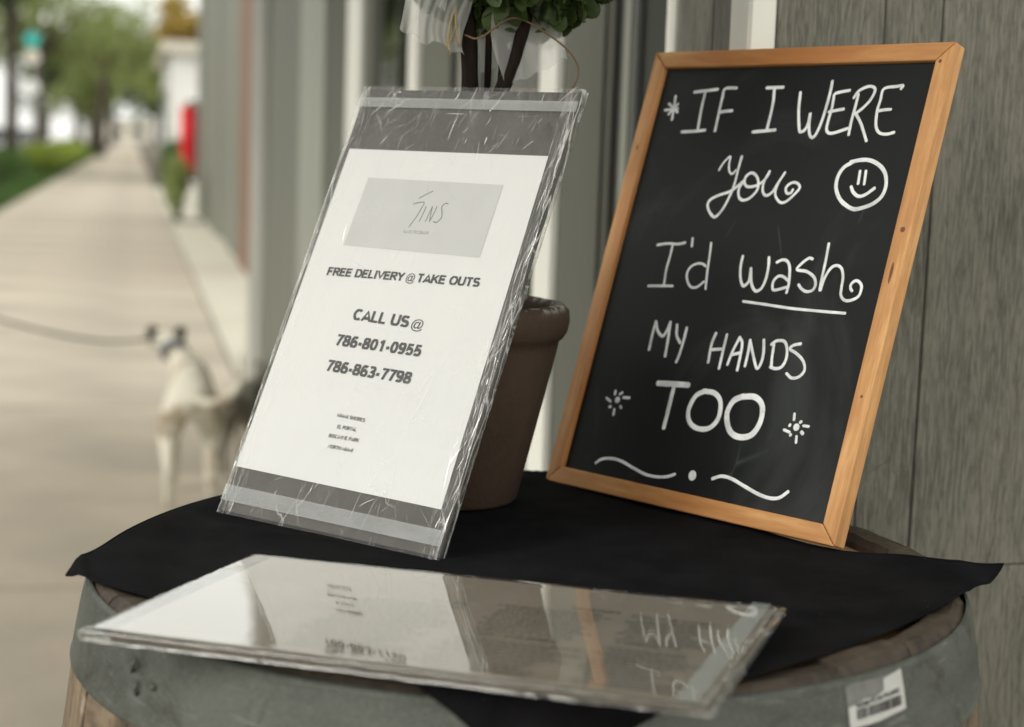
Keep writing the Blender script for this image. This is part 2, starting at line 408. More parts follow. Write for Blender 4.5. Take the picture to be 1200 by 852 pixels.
def m_leaf(name, a, b, scale=.6, trans=.35):
    t = Tree(name)
    oi = t.n('ShaderNodeObjectInfo')
    geo = t.n('ShaderNodeNewGeometry')
    r = t.math('ADD', t.math('MULTIPLY', geo.outputs['Random Per Island'], .6), t.math('MULTIPLY', oi.outputs['Random'], .4))
    c = t.mix(r, a, b)
    v = t.coord()
    c = t.mix(t.math('MULTIPLY', t.noise(v, scale * 30, 3), .4), c, tuple(q * .45 for q in a))
    s = t.bsdf(c, .42, 0, t.bump(t.noise(v, scale * 60, 2), .2, .002), .4)
    tl = t.n('ShaderNodeBsdfTranslucent'); t.set(tl.inputs['Color'], t.mix(.5, c, tuple(min(1, q * 2.2) for q in b)))
    m = t.n('ShaderNodeMixShader'); m.inputs[0].default_value = trans; t.set(m.inputs[1], s); t.set(m.inputs[2], tl.outputs[0])
    return t.done(m.outputs[0])
M['leaf_plant'] = m_leaf('topiary_leaf', (.028, .05, .014), (.075, .12, .03), 20, .28)
M['leaf_young'] = m_leaf('young_leaf', (.20, .30, .05), (.30, .42, .08), 20, .4)
M['leaf_tree'] = m_leaf('street_tree_leaf', (.035, .07, .02), (.11, .17, .05))
M['leaf_light'] = m_leaf('light_tree_leaf', (.13, .18, .05), (.30, .34, .12))
M['leaf_gold'] = m_leaf('golden_leaf', (.30, .19, .04), (.5, .38, .10))
M['leaf_hedge'] = m_leaf('hedge_leaf', (.12, .20, .02), (.35, .42, .07))
M['leaf_dark'] = m_leaf('dark_shrub_leaf', (.03, .065, .015), (.08, .15, .03))

def m_tulle():
    t = Tree('white_tulle')
    v = t.coord((1, 1, 1))
    df = t.n('ShaderNodeBsdfDiffuse'); df.inputs['Color'].default_value = (.82, .82, .8, 1)
    tl = t.n('ShaderNodeBsdfTranslucent'); tl.inputs['Color'].default_value = (.8, .8, .78, 1)
    a = t.n('ShaderNodeMixShader'); a.inputs[0].default_value = .5; t.set(a.inputs[1], df.outputs[0]); t.set(a.inputs[2], tl.outputs[0])
    tr = t.n('ShaderNodeBsdfTransparent')
    lw = t.n('ShaderNodeLayerWeight'); lw.inputs['Blend'].default_value = .45
    m = t.n('ShaderNodeMixShader')
    t.set(m.inputs[0], t.math('ADD', .30, t.math('MULTIPLY', lw.outputs['Facing'], .6), True)); t.set(m.inputs[1], tr.outputs[0]); t.set(m.inputs[2], a.outputs[0])
    return t.done(m.outputs[0])
M['tulle'] = m_tulle()
M['twine'] = plain('twine', (.14, .09, .045), .7, .3, 60)
M['straw'] = plain('straw', (.33, .25, .10), .7, .2, 60)

def m_fur(name, base, patch, sc, thr):
    t = Tree(name)
    v = t.coord()
    c = t.mix(t.ramp(t.noise(v, sc, 2), thr, thr + .04), base, patch)
    f = t.noise(t.coord((1, 1, .4)), 120, 5)
    c = t.mix(t.math('MULTIPLY', f, .35), c, tuple(q * .6 for q in base))
    return t.done(t.bsdf(c, .85, 0, t.bump(f, .6, .006), .2))
M['fur_white'] = m_fur('cream_fur', (.68, .64, .53), (.42, .34, .24), 7, .54)
M['fur_dark'] = m_fur('dark_fur', (.20, .185, .15), (.40, .36, .29), 8, .62)
M['fur_black'] = m_fur('black_fur', (.03, .028, .025), (.05, .045, .04), 8, .6)

# ---------------------------------------------------------------- mesh helpers
class MB:
    def __init__(s): s.v = []; s.f = []
    def add(s, vs, fs):
        o = len(s.v); s.v += [tuple(v) for v in vs]; s.f += [tuple(i + o for i in f) for f in fs]; return s
    def box(s, x0, x1, y0, y1, z0, z1):
        return s.add([(x0, y0, z0), (x1, y0, z0), (x1, y1, z0), (x0, y1, z0), (x0, y0, z1), (x1, y0, z1), (x1, y1, z1), (x0, y1, z1)],
                     [(0, 3, 2, 1), (4, 5, 6, 7), (0, 1, 5, 4), (1, 2, 6, 5), (2, 3, 7, 6), (3, 0, 4, 7)])
    def bbox(s, x0, x1, y0, y1, z0, z1, b):
        """box with chamfered upright edges"""
        p = [(x0 + b, y0), (x1 - b, y0), (x1, y0 + b), (x1, y1 - b), (x1 - b, y1), (x0 + b, y1), (x0, y1 - b), (x0, y0 + b)]
        return s.prism(p, z0, z1)
    def prism(s, poly, z0, z1):
        n = len(poly)
        return s.add([(x, y, z0) for x, y in poly] + [(x, y, z1) for x, y in poly],
                     [tuple(range(n - 1, -1, -1)), tuple(range(n, 2 * n))] + [(i, (i + 1) % n, n + (i + 1) % n, n + i) for i in range(n)])
    def lathe(s, prof, n=48, cx=0, cy=0, a0=0, a1=2 * pi, close=False):
        full = abs(a1 - a0 - 2 * pi) < 1e-6
        m = n if full else n + 1
        o = len(s.v); k = len(prof)
        for i in range(m):
            a = a0 + (a1 - a0) * i / n
            for r, z in prof: s.v.append((cx + r * cos(a), cy + r * sin(a), z))
        for i in range(n):
            j = (i + 1) % m
            for q in range(k if close else k - 1):
                q2 = (q + 1) % k
                s.f.append((o + i * k + q, o + j * k + q, o + j * k + q2, o + i * k + q2))
        if close and not full:
            s.f.append(tuple(o + q for q in range(k))); s.f.append(tuple(o + n * k + q for q in reversed(range(k))))
        return s
    def tube(s, pts, rad, n=8, cap=True, flat=None):
        pts = [Vector(p) for p in pts]
        rads = rad if isinstance(rad, (list, tuple)) else [rad] * len(pts)
        o = len(s.v); prev = None
        for i, p in enumerate(pts):
            d = (pts[min(i + 1, len(pts) - 1)] - pts[max(i - 1, 0)]).normalized()
            if prev is None: a = d.cross(Vector((0, 0, 1)) if abs(d.z) < .9 else Vector((1, 0, 0))).normalized()
            else: a = (prev - d * prev.dot(d)).normalized()
            prev = a; b = d.cross(a)
            for k in range(n):
                an = 2 * pi * k / n
                s.v.append(tuple(p + (a * cos(an) + b * sin(an)) * rads[i]))
        for i in range(len(pts) - 1):
            for k in range(n):
                s.f.append((o + i * n + k, o + i * n + (k + 1) % n, o + (i + 1) * n + (k + 1) % n, o + (i + 1) * n + k))
        if cap:
            s.f.append(tuple(o + k for k in reversed(range(n)))); s.f.append(tuple(o + (len(pts) - 1) * n + k for k in range(n)))
        return s
    def mesh(s, name, smooth=False):
        me = bpy.data.meshes.new(name); me.from_pydata(s.v, [], s.f)
        if smooth: me.polygons.foreach_set('use_smooth', [True] * len(me.polygons))
        me.update(); return me

def obj(name, mb, mat, parent=None, loc=None, rz=None, smooth=False, **props):
    me = mb.mesh(name, smooth) if isinstance(mb, MB) else mb
    o = bpy.data.objects.new(name, me); COL.objects.link(o)
    if mat is not None and not me.materials: me.materials.append(M[mat] if isinstance(mat, str) else mat)
    if parent is not None: o.parent = parent
    if loc is not None: o.location = loc
    if rz is not None: o.rotation_euler.z = rz
    for k, v in props.items(): o[k] = v
    return o
def thing(name, label, cat, loc=(0, 0, 0), rz=0.0, group=None):
    o = bpy.data.objects.new(name, None); COL.objects.link(o); o.empty_display_size = .1
    o.location = loc; o.rotation_euler.z = rz; o['label'] = label; o['category'] = cat
    if group: o['group'] = group
    return o
def F(w, s, z=0.0):
    """facade frame (w metres right of the camera line, s metres along the shop front) to world"""
    return Vector((w * cos(FACADE) - s * sin(FACADE), w * sin(FACADE) + s * cos(FACADE), z))
def bevel(o, w=.002, seg=2):
    m = o.modifiers.new('bevel', 'BEVEL'); m.width = w; m.segments = seg; m.limit_method = 'ANGLE'; return o
def fbm(p, sc=1.0, amp=1.0): return noise.noise(Vector(p) * sc) * amp
def catmull(pts, n=6):
    if len(pts) < 3: return [Vector(p) for p in pts]
    P = [Vector(p) for p in pts]; P = [P[0] * 2 - P[1]] + P + [P[-1] * 2 - P[-2]]
    out = []
    for i in range(1, len(P) - 2):
        for k in range(n):
            t = k / n
            out.append(.5 * ((2 * P[i]) + (P[i + 1] - P[i - 1]) * t + (2 * P[i - 1] - 5 * P[i] + 4 * P[i + 1] - P[i + 2]) * t * t + (3 * P[i] - P[i - 1] - 3 * P[i + 1] + P[i + 2]) * t ** 3))
    out.append(P[-2]); return out
def text_mesh(txt, u0, v0, width, cap, shear=0.0, bold=0.0, flat=False):
    """printed text fitted to a width and a capital height, lying in the local XZ (or XY) plane"""
    cu = bpy.data.curves.new('t', 'FONT'); cu.body = txt; cu.size = 1; cu.shear = shear; cu.offset = bold; cu.resolution_u = 3
    o = bpy.data.objects.new('t', cu); COL.objects.link(o)
    dg = bpy.context.evaluated_depsgraph_get(); me = bpy.data.meshes.new_from_object(o.evaluated_get(dg))
    bpy.data.objects.remove(o); bpy.data.curves.remove(cu)
    xs = [v.co.x for v in me.vertices]; x0, x1 = min(xs), max(xs)
    sx = width / (x1 - x0); sy = cap / .73
    for v in me.vertices:
        x, y = (v.co.x - x0) * sx + u0, v.co.y * sy + v0
        v.co = (x, y, 0) if flat else (x, 0, y)
    return me

def arcp(cx, cy, rx, ry, a0, a1, n=10): return [(cx + rx * cos(radians(a0 + (a1 - a0) * i / n)), cy + ry * sin(radians(a0 + (a1 - a0) * i / n))) for i in range(n + 1)]
GL = {   # sans capitals and figures as centre lines on a unit cap height: advance, strokes
 'A': (.72, [[(.02, 0), (.36, 1), (.70, 0)], [(.15, .28), (.57, .28)]]),
 'B': (.68, [[(.08, 0), (.08, 1)], [(.08, .93), (.36, .93)] + arcp(.38, .73, .20, .20, 90, -90) + [(.08, .53)], [(.36, .53)] + arcp(.40, .30, .22, .23, 90, -90) + [(.08, .07)]]),
 'C': (.70, [arcp(.38, .5, .30, .43, 48, 312, 18)]),
 'D': (.72, [[(.08, 0), (.08, 1)], [(.08, .93), (.30, .93)] + arcp(.30, .5, .33, .43, 90, -90, 14) + [(.08, .07)]]),
 'E': (.64, [[(.08, 0), (.08, 1)], [(.08, .93), (.58, .93)], [(.08, .52), (.54, .52)], [(.08, .07), (.60, .07)]]),
 'F': (.60, [[(.08, 0), (.08, 1)], [(.08, .93), (.56, .93)], [(.08, .50), (.50, .50)]]),
 'G': (.76, [arcp(.38, .5, .30, .43, 52, 330, 18) + [(.64, .45), (.40, .45)]]),
 'H': (.72, [[(.08, 0), (.08, 1)], [(.62, 0), (.62, 1)], [(.08, .52), (.62, .52)]]),
 'I': (.28, [[(.13, 0), (.13, 1)]]),
 'K': (.70, [[(.08, 0), (.08, 1)], [(.62, 1), (.12, .40)], [(.28, .58), (.66, 0)]]),
 'L': (.58, [[(.08, 0), (.08, 1)], [(.08, .07), (.54, .07)]]),
 'M': (.84, [[(.08, 0), (.10, 1), (.42, .12), (.74, 1), (.76, 0)]]),
 'N': (.72, [[(.08, 0), (.09, 1), (.62, 0), (.63, 1)]]),
 'O': (.80, [arcp(.40, .5, .32, .43, 0, 360, 26)]),
 'P': (.66, [[(.08, 0), (.08, 1)], [(.08, .93), (.36, .93)] + arcp(.36, .70, .22, .23, 90, -90) + [(.08, .47)]]),
 'R': (.70, [[(.08, 0), (.08, 1)], [(.08, .93), (.38, .93)] + arcp(.38, .715, .21, .215, 90, -90) + [(.08, .50)], [(.34, .50), (.64, 0)]]),
 'S': (.66, [arcp(.33, .71, .23, .22, 25, 235, 12) + arcp(.34, .29, .25, .22, 62, -155, 12)]),
 'T': (.62, [[(.31, 0), (.31, .93)], [(.02, .93), (.60, .93)]]),
 'U': (.72, [[(.08, 1), (.08, .34)] + arcp(.35, .34, .27, .27, 180, 360, 12) + [(.62, 1)]]),
 'V': (.68, [[(.02, 1), (.34, 0), (.66, 1)]]),
 'Y': (.68, [[(.02, 1), (.34, .45), (.66, 1)], [(.34, .48), (.34, 0)]]),
 '0': (.60, [arcp(.29, .5, .21, .43, 0, 360, 24)]),
 '1': (.60, [[(.36, 0), (.36, 1)], [(.36, .93), (.14, .72)]]),
 '3': (.60, [arcp(.28, .73, .21, .20, 150, -80, 12) + arcp(.28, .29, .23, .22, 85, -155, 12)]),
 '5': (.60, [[(.50, .93), (.16, .93), (.11, .50)] + arcp(.28, .33, .22, .25, 125, -150, 14)]),
 '6': (.60, [arcp(.30, .31, .21, .24, 0, 360, 20), [(.09, .33)] + arcp(.31, .5, .22, .43, 180, 45, 12)]),
 '7': (.60, [[(.06, .93), (.52, .93), (.36, .55), (.24, 0)]]),
 '8': (.60, [arcp(.29, .73, .19, .20, 0, 360, 20), arcp(.29, .29, .22, .22, 0, 360, 20)]),
 '9': (.60, [arcp(.28, .69, .21, .24, 0, 360, 20), [(.49, .67)] + arcp(.27, .5, .22, .43, 0, -135, 12)]),
 '-': (.36, [[(.05, .38), (.31, .38)]]), ' ': (.30, [])}
def printed(txt, u0, v0, width, cap, shear=.2, weight=.17, y=-.00012, tilt=0.0):
    """bold sans lettering as flat inked shapes in the local XZ plane"""
    pen = 0; items = []
    for ch in txt:
        adv, sts = GL[ch]
        items += [[(x + pen, z) for x, z in st] for st in sts]; pen += adv + .06
    pen -= .06
    sx = width / (pen + shear * .5); b = MB(); k = 0
    for st in items:
        # square ends: the stroke stays within the cap height
        P = [Vector((x * sx / cap, z)) for x, z in st]; closed = (P[0] - P[-1]).length < .02
        n = len(P); o = len(b.v); k += 1; h = weight / 2
        for i, p in enumerate(P):
            if closed: a, c = P[i - 1 if i else n - 2], P[(i + 1) if i < n - 1 else 1]
            else: a, c = P[max(i - 1, 0)], P[min(i + 1, n - 1)]
            d1 = (p - a).normalized() if (p - a).length > 1e-6 else (c - p).normalized()
            d2 = (c - p).normalized() if (c - p).length > 1e-6 else d1
            t = (d1 + d2); t = t.normalized() if t.length > .25 else d1
            m = 1 / max(.55, abs(t.dot(d1)))
            nn = Vector((-t.y, t.x)) * h * m
            for q in (p + nn, p - nn):
                z = max(0.0, min(1.0, q.y)); xx = u0 + q.x * cap + shear * z * cap
                b.v.append((xx, y - .000001 * k, v0 + z * cap + (xx - u0) * tilt))
        for i in range(n - 1): a = o + 2 * i; b.f.append((a, a + 2, a + 3, a + 1))
    return b
# ---------------------------------------------------------------- ground and street
ROT = FACADE
obj('ground', MB().box(-160, 120, -20, 420, -.6, -.14), 'earth', rz=ROT, kind='structure')
obj('road', MB().box(-13.0, -3.75, -20, 400, -.13, -.12), 'asphalt', rz=ROT, kind='structure')
obj('kerb', MB().box(-3.75, -3.6, -20, 400, -.135, .0), 'kerb_stone', rz=ROT, kind='structure')
sw = obj('sidewalk', MB().box(-1.93, .515, -6, 400, -.135, -.012), 'concrete', rz=ROT, kind='structure')
SLAB = MB().bbox(-1.92, .50, 0, 1.492, -.011, .0, .006)
slab_me = None
for i in range(64):
    if slab_me is None:
        o = obj('slab', SLAB, 'concrete', sw); slab_me = o.data
    else: o = obj('slab', slab_me, None, sw)
    o.location = (0, -4.6 + i * 1.5, random.uniform(-.0015, .0015)); o.rotation_euler.x = random.uniform(-.0006, .0006)
obj('forecourt', MB().box(.525, 3.2, 6.62, 40, -.13, .004), 'concrete_far', rz=ROT, kind='structure')
obj('paving', MB().box(.525, 3.2, -6, 6.60, -.13, .001), 'concrete', rz=ROT, kind='structure')
obj('verge', MB().box(-3.6, -1.94, -20, 400, -.13, -.02), 'earth', rz=ROT, kind='structure')
obj('far_pavement', MB().box(-17, -13.0, -20, 400, -.13, .0), 'concrete_far', rz=ROT, kind='structure')
# grass on the verge: blades in tufts
g = MB(); rg = random.Random(3)
for i in range(15000):
    s = 4 + 110 * rg.random() ** 1.6; w = rg.uniform(-3.58, -1.92)
    h = rg.uniform(.05, .13) * (1 + s / 60); a = rg.uniform(0, pi); bw = .006 * (1 + s / 12); lx, ly = rg.uniform(-.05, .05), rg.uniform(-.05, .05)
    g.add([(w - bw * cos(a), s - bw * sin(a), -.02), (w + bw * cos(a), s + bw * sin(a), -.02), (w + lx, s + ly, h)], [(0, 1, 2)])
obj('grass', g, 'leaf_dark', rz=ROT, kind='stuff', label='short green grass along the verge beside the sidewalk')

# ---------------------------------------------------------------- leafy things
def leaf_cloud(mb, c, R, n, size, rg, hole=.35, cup=.3, tip=(0, 0, 0)):
    """leaf-sized faces spread through an uneven volume, thinned where a noise field is low"""
    k = 0; tries = 0
    while k < n and tries < n * 8:
        tries += 1
        d = Vector((rg.gauss(0, 1), rg.gauss(0, 1), rg.gauss(0, 1))).normalized()
        r = rg.random() ** .42
        p = Vector((c[0] + d.x * r * R[0], c[1] + d.y * r * R[1], c[2] + d.z * r * R[2]))
        q = noise.noise(p * (2.2 / max(R)) * 1.6 + Vector((7, 3, 1)))
        if q < -hole + r * .35: continue
        a = Vector((rg.gauss(0, 1), rg.gauss(0, 1), rg.gauss(0, .7))).normalized()
        b = a.cross(Vector((rg.gauss(0, 1), rg.gauss(0, 1), rg.gauss(0, 1)))).normalized()
        L = size * rg.uniform(.6, 1.3); Wd = L * .5
        m = a.cross(b) * L * cup * .3
        mb.add([p - a * L * .5, p + b * Wd * .5 + m, p + a * L * .5, p - b * Wd * .5 + m], [(0, 1, 2, 3)])
        k += 1
def tree(label, w, s, trunk_r, crown_z, R, n, size, mat, seed, lean=0.0, group='trees along the verge'):
    rg = random.Random(seed)
    t = thing('street_tree', label, 'tree', F(w, s, -.03), ROT, group)
    fork = crown_z - R[2] * .75
    b = MB(); b.tube([(0, 0, -.05), (lean * .2, 0, fork * .3), (lean * .6, .05, fork * .7), (lean, 0, fork)], [trunk_r * 1.35, trunk_r, trunk_r * .9, trunk_r * .8], 10)
    obj('trunk', b, 'bark', t, smooth=True)
    for k in range(6):
        a = k * 2 * pi / 6 + rg.uniform(-.4, .4); q = rg.uniform(.45, .75)
        e = Vector((lean + cos(a) * R[0] * q, sin(a) * R[1] * q, crown_z + rg.uniform(-.25, .45) * R[2]))
        m = Vector((lean + cos(a) * R[0] * .22, sin(a) * R[1] * .22, fork + (e.z - fork) * .5))
        obj('limb', MB().tube(catmull([(lean, 0, fork - .15), m, e], 4), [trunk_r * .55 * (1 - .09 * i) for i in range(9)], 6), 'bark', t, smooth=True)
    c = MB()
    for k in range(9):
        a = rg.uniform(0, 2 * pi); rr = rg.uniform(.2, .68)
        cc = (lean + cos(a) * R[0] * rr, sin(a) * R[1] * rr, crown_z + rg.uniform(-.55, .5) * R[2])
        leaf_cloud(c, cc, tuple(q * rg.uniform(.32, .5) for q in R), n // 9, size, rg)
    obj('crown', c, mat, t)
    return t
def shrub(label, w, s, R, n, size, mat, seed, group=None, name='shrub', z0=0.0):
    rg = random.Random(seed)
    t = thing(name, label, 'shrub', F(w, s, z0), ROT, group)
    st = MB()
    for k in range(7):
        a = rg.uniform(0, 2 * pi); e = (cos(a) * R[0] * .6, sin(a) * R[1] * .6, R[2] * rg.uniform(1.0, 1.5))
        st.tube([(cos(a) * .03, sin(a) * .03, -.03), (e[0] * .5, e[1] * .5, e[2] * .5), e], [.02, .014, .006], 5)
    obj('stems', st, 'bark', t)
    c = MB()
    for k in range(6):
        a = rg.uniform(0, 2 * pi); rr = rg.uniform(0, .5)
        leaf_cloud(c, (cos(a) * R[0] * rr, sin(a) * R[1] * rr, R[2] * rg.uniform(.75, 1.2)), tuple(q * rg.uniform(.5, .7) for q in R), n // 6, size, rg, .5)
    obj('foliage', c, mat, t)
    return t

tree('near street tree with dark slender trunk and low dark green canopy at far left', -3.1, 46, .17, 7.0, (5.8, 5.8, 3.0), 20000, .32, 'leaf_tree', 11)
tree('thick brown trunk tree standing far down the sidewalk', -1.75, 93, .26, 6.8, (5.2, 5.2, 3.0), 3600, .34, 'leaf_light', 13, .3)
tree('light green tree behind the yellow hedge', -3.4, 66, .2, 5.6, (3.6, 3.6, 2.4), 3000, .30, 'leaf_light', 14)
tree('light green tree across the road at far left', -15.2, 120, .3, 7.5, (5.5, 5.5, 4.0), 3000, .5, 'leaf_light', 15, group='trees across the road')
tree('dark green tree across the road beyond the parked cars', -14.6, 150, .3, 8.5, (6.0, 6.0, 5.0), 2600, .6, 'leaf_light', 16, group='trees across the road')
tree('small tree with golden leaves above the white building', 2.3, 62, .12, 5.2, (2.0, 2.0, 1.5), 3500, .26, 'leaf_gold', 17, group='trees beside the white building')
tree('green tree arching over the far end of the sidewalk', 2.4, 120, .3, 6.0, (3.6, 3.6, 3.4), 2600, .42, 'leaf_light', 18, group='trees beside the white building')
tree('broad green tree closing the view at the end of the street', -6.5, 210, .5, 9, (9, 8, 6), 3200, .9, 'leaf_light', 19)
tree('green tree between the far parked cars and the sidewalk', -3.0, 130, .22, 5.6, (4.0, 4.0, 3.6), 3000, .40, 'leaf_light', 22)
tree('dark green tree closing the left side of the far street', -9, 190, .3, 7, (6, 6, 5.5), 3600, .6, 'leaf_tree', 23, group='trees across the road')
tree('tall green tree at the end of the sidewalk', -2.8, 240, .4, 8, (6, 6, 6.5), 3400, .7, 'leaf_tree', 24)
tree('wide dark tree rising behind the pale distant building', 4, 300, .5, 10, (9, 8, 8), 3600, .9, 'leaf_tree', 25, group='trees beside the white building')
# hedge and shrubs
for k, (w, s, lab) in enumerate([(-2.45, 47, 'yellow green hedge shrub nearest along the sidewalk edge'), (-2.4, 53, 'yellow green hedge shrub second along the sidewalk edge'), (-2.35, 60, 'yellow green hedge shrub third along the sidewalk edge'), (-2.3, 68, 'yellow green hedge shrub at the far end of the row')]):
    shrub(lab, w, s, (.75, 2.6, .55), 3000, .12, 'leaf_hedge', 30 + k, 'yellow green shrubs edging the sidewalk')
shrub('dark green low shrub on the grass at the left edge', -2.6, 29, (.8, 1.6, .42), 3000, .09, 'leaf_dark', 40)
shrub('dark green shrub under the near street tree', -2.75, 37, (.8, 2.0, .5), 3000, .1, 'leaf_dark', 41)
shrub('bright green bush at the foot of the grey shop wall', .62, 24, (.28, 1.1, .55), 2600, .07, 'leaf_light', 42)
shrub('dark green bush in front of the white building', .75, 31, (.35, 1.4, .7), 2600, .09, 'leaf_dark', 43)

# ---------------------------------------------------------------- cars parked along the kerb
def car(label, s, mat, w=-4.75):
    t = thing('parked_car', label, 'car', F(w, s, -.12), ROT, 'cars parked along the kerb')
    L, W = 4.5, 1.78
    def loft(sec, name, m):
        b = MB(); n = len(sec[0][1])
        for y, ring in sec:
            for x, z in ring: b.v.append((x, y, z))
        for i in range(len(sec) - 1):
            for k in range(n): b.f.append((i * n + k, i * n + (k + 1) % n, (i + 1) * n + (k + 1) % n, (i + 1) * n + k))
        b.f.append(tuple(reversed(range(n)))); b.f.append(tuple((len(sec) - 1) * n + k for k in range(n)))
        return obj(name, b, m, t, smooth=False)
    def ring(hw, z0, z1): return [(-hw * .92, z0), (hw * .92, z0), (hw, z0 + .18), (hw, z1 - .14), (hw * .9, z1), (-hw * .9, z1), (-hw, z1 - .14), (-hw, z0 + .18)]
    body = loft([(-L / 2, ring(.74, .32, .72)), (-L / 2 + .25, ring(.86, .24, .92)), (-1.2, ring(.89, .2, .96)), (.9, ring(.89, .2, .94)), (1.7, ring(.87, .22, .84)), (L / 2 - .1, ring(.8, .3, .7)), (L / 2, ring(.7, .36, .6))], 'body', mat)
    bevel(body, .04, 2)
    def cab(hw, z0, z1): return [(-hw, z0), (hw, z0), (hw * .82, z1), (-hw * .82, z1)]
    loft([(-1.95, cab(.78, .9, .94)), (-1.25, cab(.8, .9, 1.38)), (.2, cab(.8, .9, 1.40)), (1.05, cab(.8, .9, .95))], 'windows', 'car_glass')
    rf = obj('roof', MB().bbox(-.66, .66, -1.25, .2, 1.385, 1.43, .05), mat, t)
    for y in (-1.35, 1.38):
        for x in (-1, 1):
            ty = obj('wheel', MB().lathe([(.18, -.1), (.31, -.1), (.33, -.06), (.33, .06), (.31, .1), (.18, .1)], 20, close=True), 'tyre', t, loc=(x * .8, y, .33)); ty.rotation_euler = (0, pi / 2, 0)
            ri = obj('rim', MB().lathe([(.01, .05), (.06, .06), (.19, .09), (.2, .02), (.2, -.08)], 16), 'alloy', ty); ri.rotation_euler = (0, 0 if x > 0 else pi, 0)
    for x in (-.62, .62):
        obj('tail_light', MB().bbox(x - .14, x + .14, -L / 2 - .01, -L / 2 + .12, .68, .84, .02), 'red_paint', t)
        obj('headlight', MB().bbox(x - .15, x + .15, L / 2 - .22, L / 2 + .01, .58, .70, .02), 'lamp_glass', t)
    return t
car('white parked car nearest along the kerb', 48, 'car_white')
car('silver parked car second along the kerb', 57, 'car_silver')
car('white parked car third along the kerb', 66, 'car_white', -4.9)
car('dark parked car fourth along the kerb', 76, 'car_dark')
car('white parked car farthest along the kerb', 88, 'car_white')
car('red car parked on the far side of the road', 95, 'car_red', -11.5)

# ---------------------------------------------------------------- buildings down the street
def block(name, label, w0, w1, s0, s1, h, mat, roofm, wins, group=None, wmat='car_glass'):
    t = thing(name, label, 'building', F((w0 + w1) / 2, (s0 + s1) / 2, -.03), ROT, group)
    hw, hs = (w1 - w0) / 2, (s1 - s0) / 2
    obj('wall', MB().box(-hw, hw, -hs, hs, -.1, h), mat, t)
    obj('roof', MB().box(-hw - .25, hw + .25, -hs - .25, hs + .25, h + .003, h + .28), roofm, t)
    for (face, a, z, ww, hh) in wins:
        if face == 'front': f = MB().box(a - ww / 2, a + ww / 2, -hs - .07, -hs + .05, z, z + hh); p = MB().box(a - ww / 2 + .08, a + ww / 2 - .08, -hs - .085, -hs - .072, z + .08, z + hh - .08)
        else:
            e = hw if face == 'right' else -hw; d = .07 if face == 'right' else -.07
            f = MB().box(min(e - d, e + d), max(e - d, e + d), a - ww / 2, a + ww / 2, z, z + hh); p = MB().box(min(e + d * 1.03, e + d * 1.25), max(e + d * 1.03, e + d * 1.25), a - ww / 2 + .08, a + ww / 2 - .08, z + .08, z + hh - .08)
        fo = obj('window', f, 'white_paint', t); obj('pane', p, wmat, fo)
    return t
block('white_building', 'white low building past the grey shops on the right', .95, 7.0, 44, 56, 3.35, 'white_paint', 'stucco', [('left', -3, 1.0, 1.6, 1.6), ('left', 0, 1.0, 1.6, 1.6), ('left', 3, 1.0, 1.6, 1.6), ('front', 0, 1.0, 1.8, 1.7), ('front', -2.2, .02, 1.0, 2.2)])
block('tan_building', 'tan building beyond the white one', 2.2, 9, 70, 96, 5.5, 'stucco_tan', 'roof_dark', [('left', y, z, 1.8, 1.5) for y in (-9, -4.5, 0, 4.5, 9) for z in (.9, 3.4)])
bl = block('corner_store', 'pale store across the road under a pink sign', -27, -17.3, 60, 96, 7, 'stucco', 'roof_dark', [('right', y, z, 2.2, 2.0) for y in (-15, -11, -7, -3, 1, 5, 9, 13) for z in (.8, 4.0)])
obj('sign_band', MB().box(4.98, 5.06, -17, 17, 3.05, 3.75), 'pink_paint', bl)
block('white_store', 'long white store across the road farther away', -28, -17.5, 112, 165, 8, 'white_paint', 'stucco', [('right', y, z, 3, 2.2) for y in range(-22, 24, 6) for z in (.8, 4.6)])
bl = block('near_store', 'cream store across the road beside the crossing', -27, -17.3, 2, 46, 6.2, 'white_paint', 'roof_dark', [('right', y, .8, 3.2, 2.4) for y in range(-18, 20, 5)])
block('distant_building', 'pale building closing the street in the distance', -9, 5, 330, 345, 4, 'stucco', 'roof_dark', [('front', x, z, 2.4, 1.8) for x in range(-5, 6, 4) for z in (1,)])
# red banner, teal sign, pink awning sign
t = thing('banner', 'bright red vertical banner hanging off the grey wall', 'banner', F(.87, 25.5, 0), ROT)
obj('pole', MB().tube([(0, 0, 1.66), (.14, 0, 1.66)], .015, 8), 'alloy', t)
bn = MB(); n = 12
for i in range(n + 1):
    for k, x in enumerate((-.17, .05)): bn.v.append((x, .02 * sin(i * .8 + k), 1.64 - i * .083))
for i in range(n): bn.f.append((2 * i, 2 * i + 1, 2 * i + 3, 2 * i + 2))
o = obj('cloth_panel', bn, 'red_paint', t, smooth=True); m = o.modifiers.new('s', 'SOLIDIFY'); m.thickness = .006
t = thing('street_sign', 'teal and white round sign pair on a post by the kerb', 'sign', F(-3.35, 60, 0), ROT)
obj('post', MB().tube([(0, 0, -.1), (0, 0, 4.7)], .04, 8), 'alloy', t)
for z, mm, r in ((4.3, 'teal_paint', .27), (3.72, 'stucco', .27), (2.7, 'white_paint', .26)):
    d = obj('sign_disc', MB().lathe([(.0, -.02), (r - .02, -.02), (r, -.01), (r, .01), (r - .02, .02), (0, .02)], 24), mm, t, loc=(0, -.06, z)); d.rotation_euler.x = pi / 2

# ---------------------------------------------------------------- the shop front on the right
W0, WG = .508, .577
SA = 1.348
def fbox(name, w0, w1, s0, s1, z0, z1, mat, parent=None, **kw):
    o = obj(name, MB().box(w0, w1, s0, s1, z0, z1), mat, parent, **kw)
    if parent is None: o.rotation_euler.z = ROT
    return o
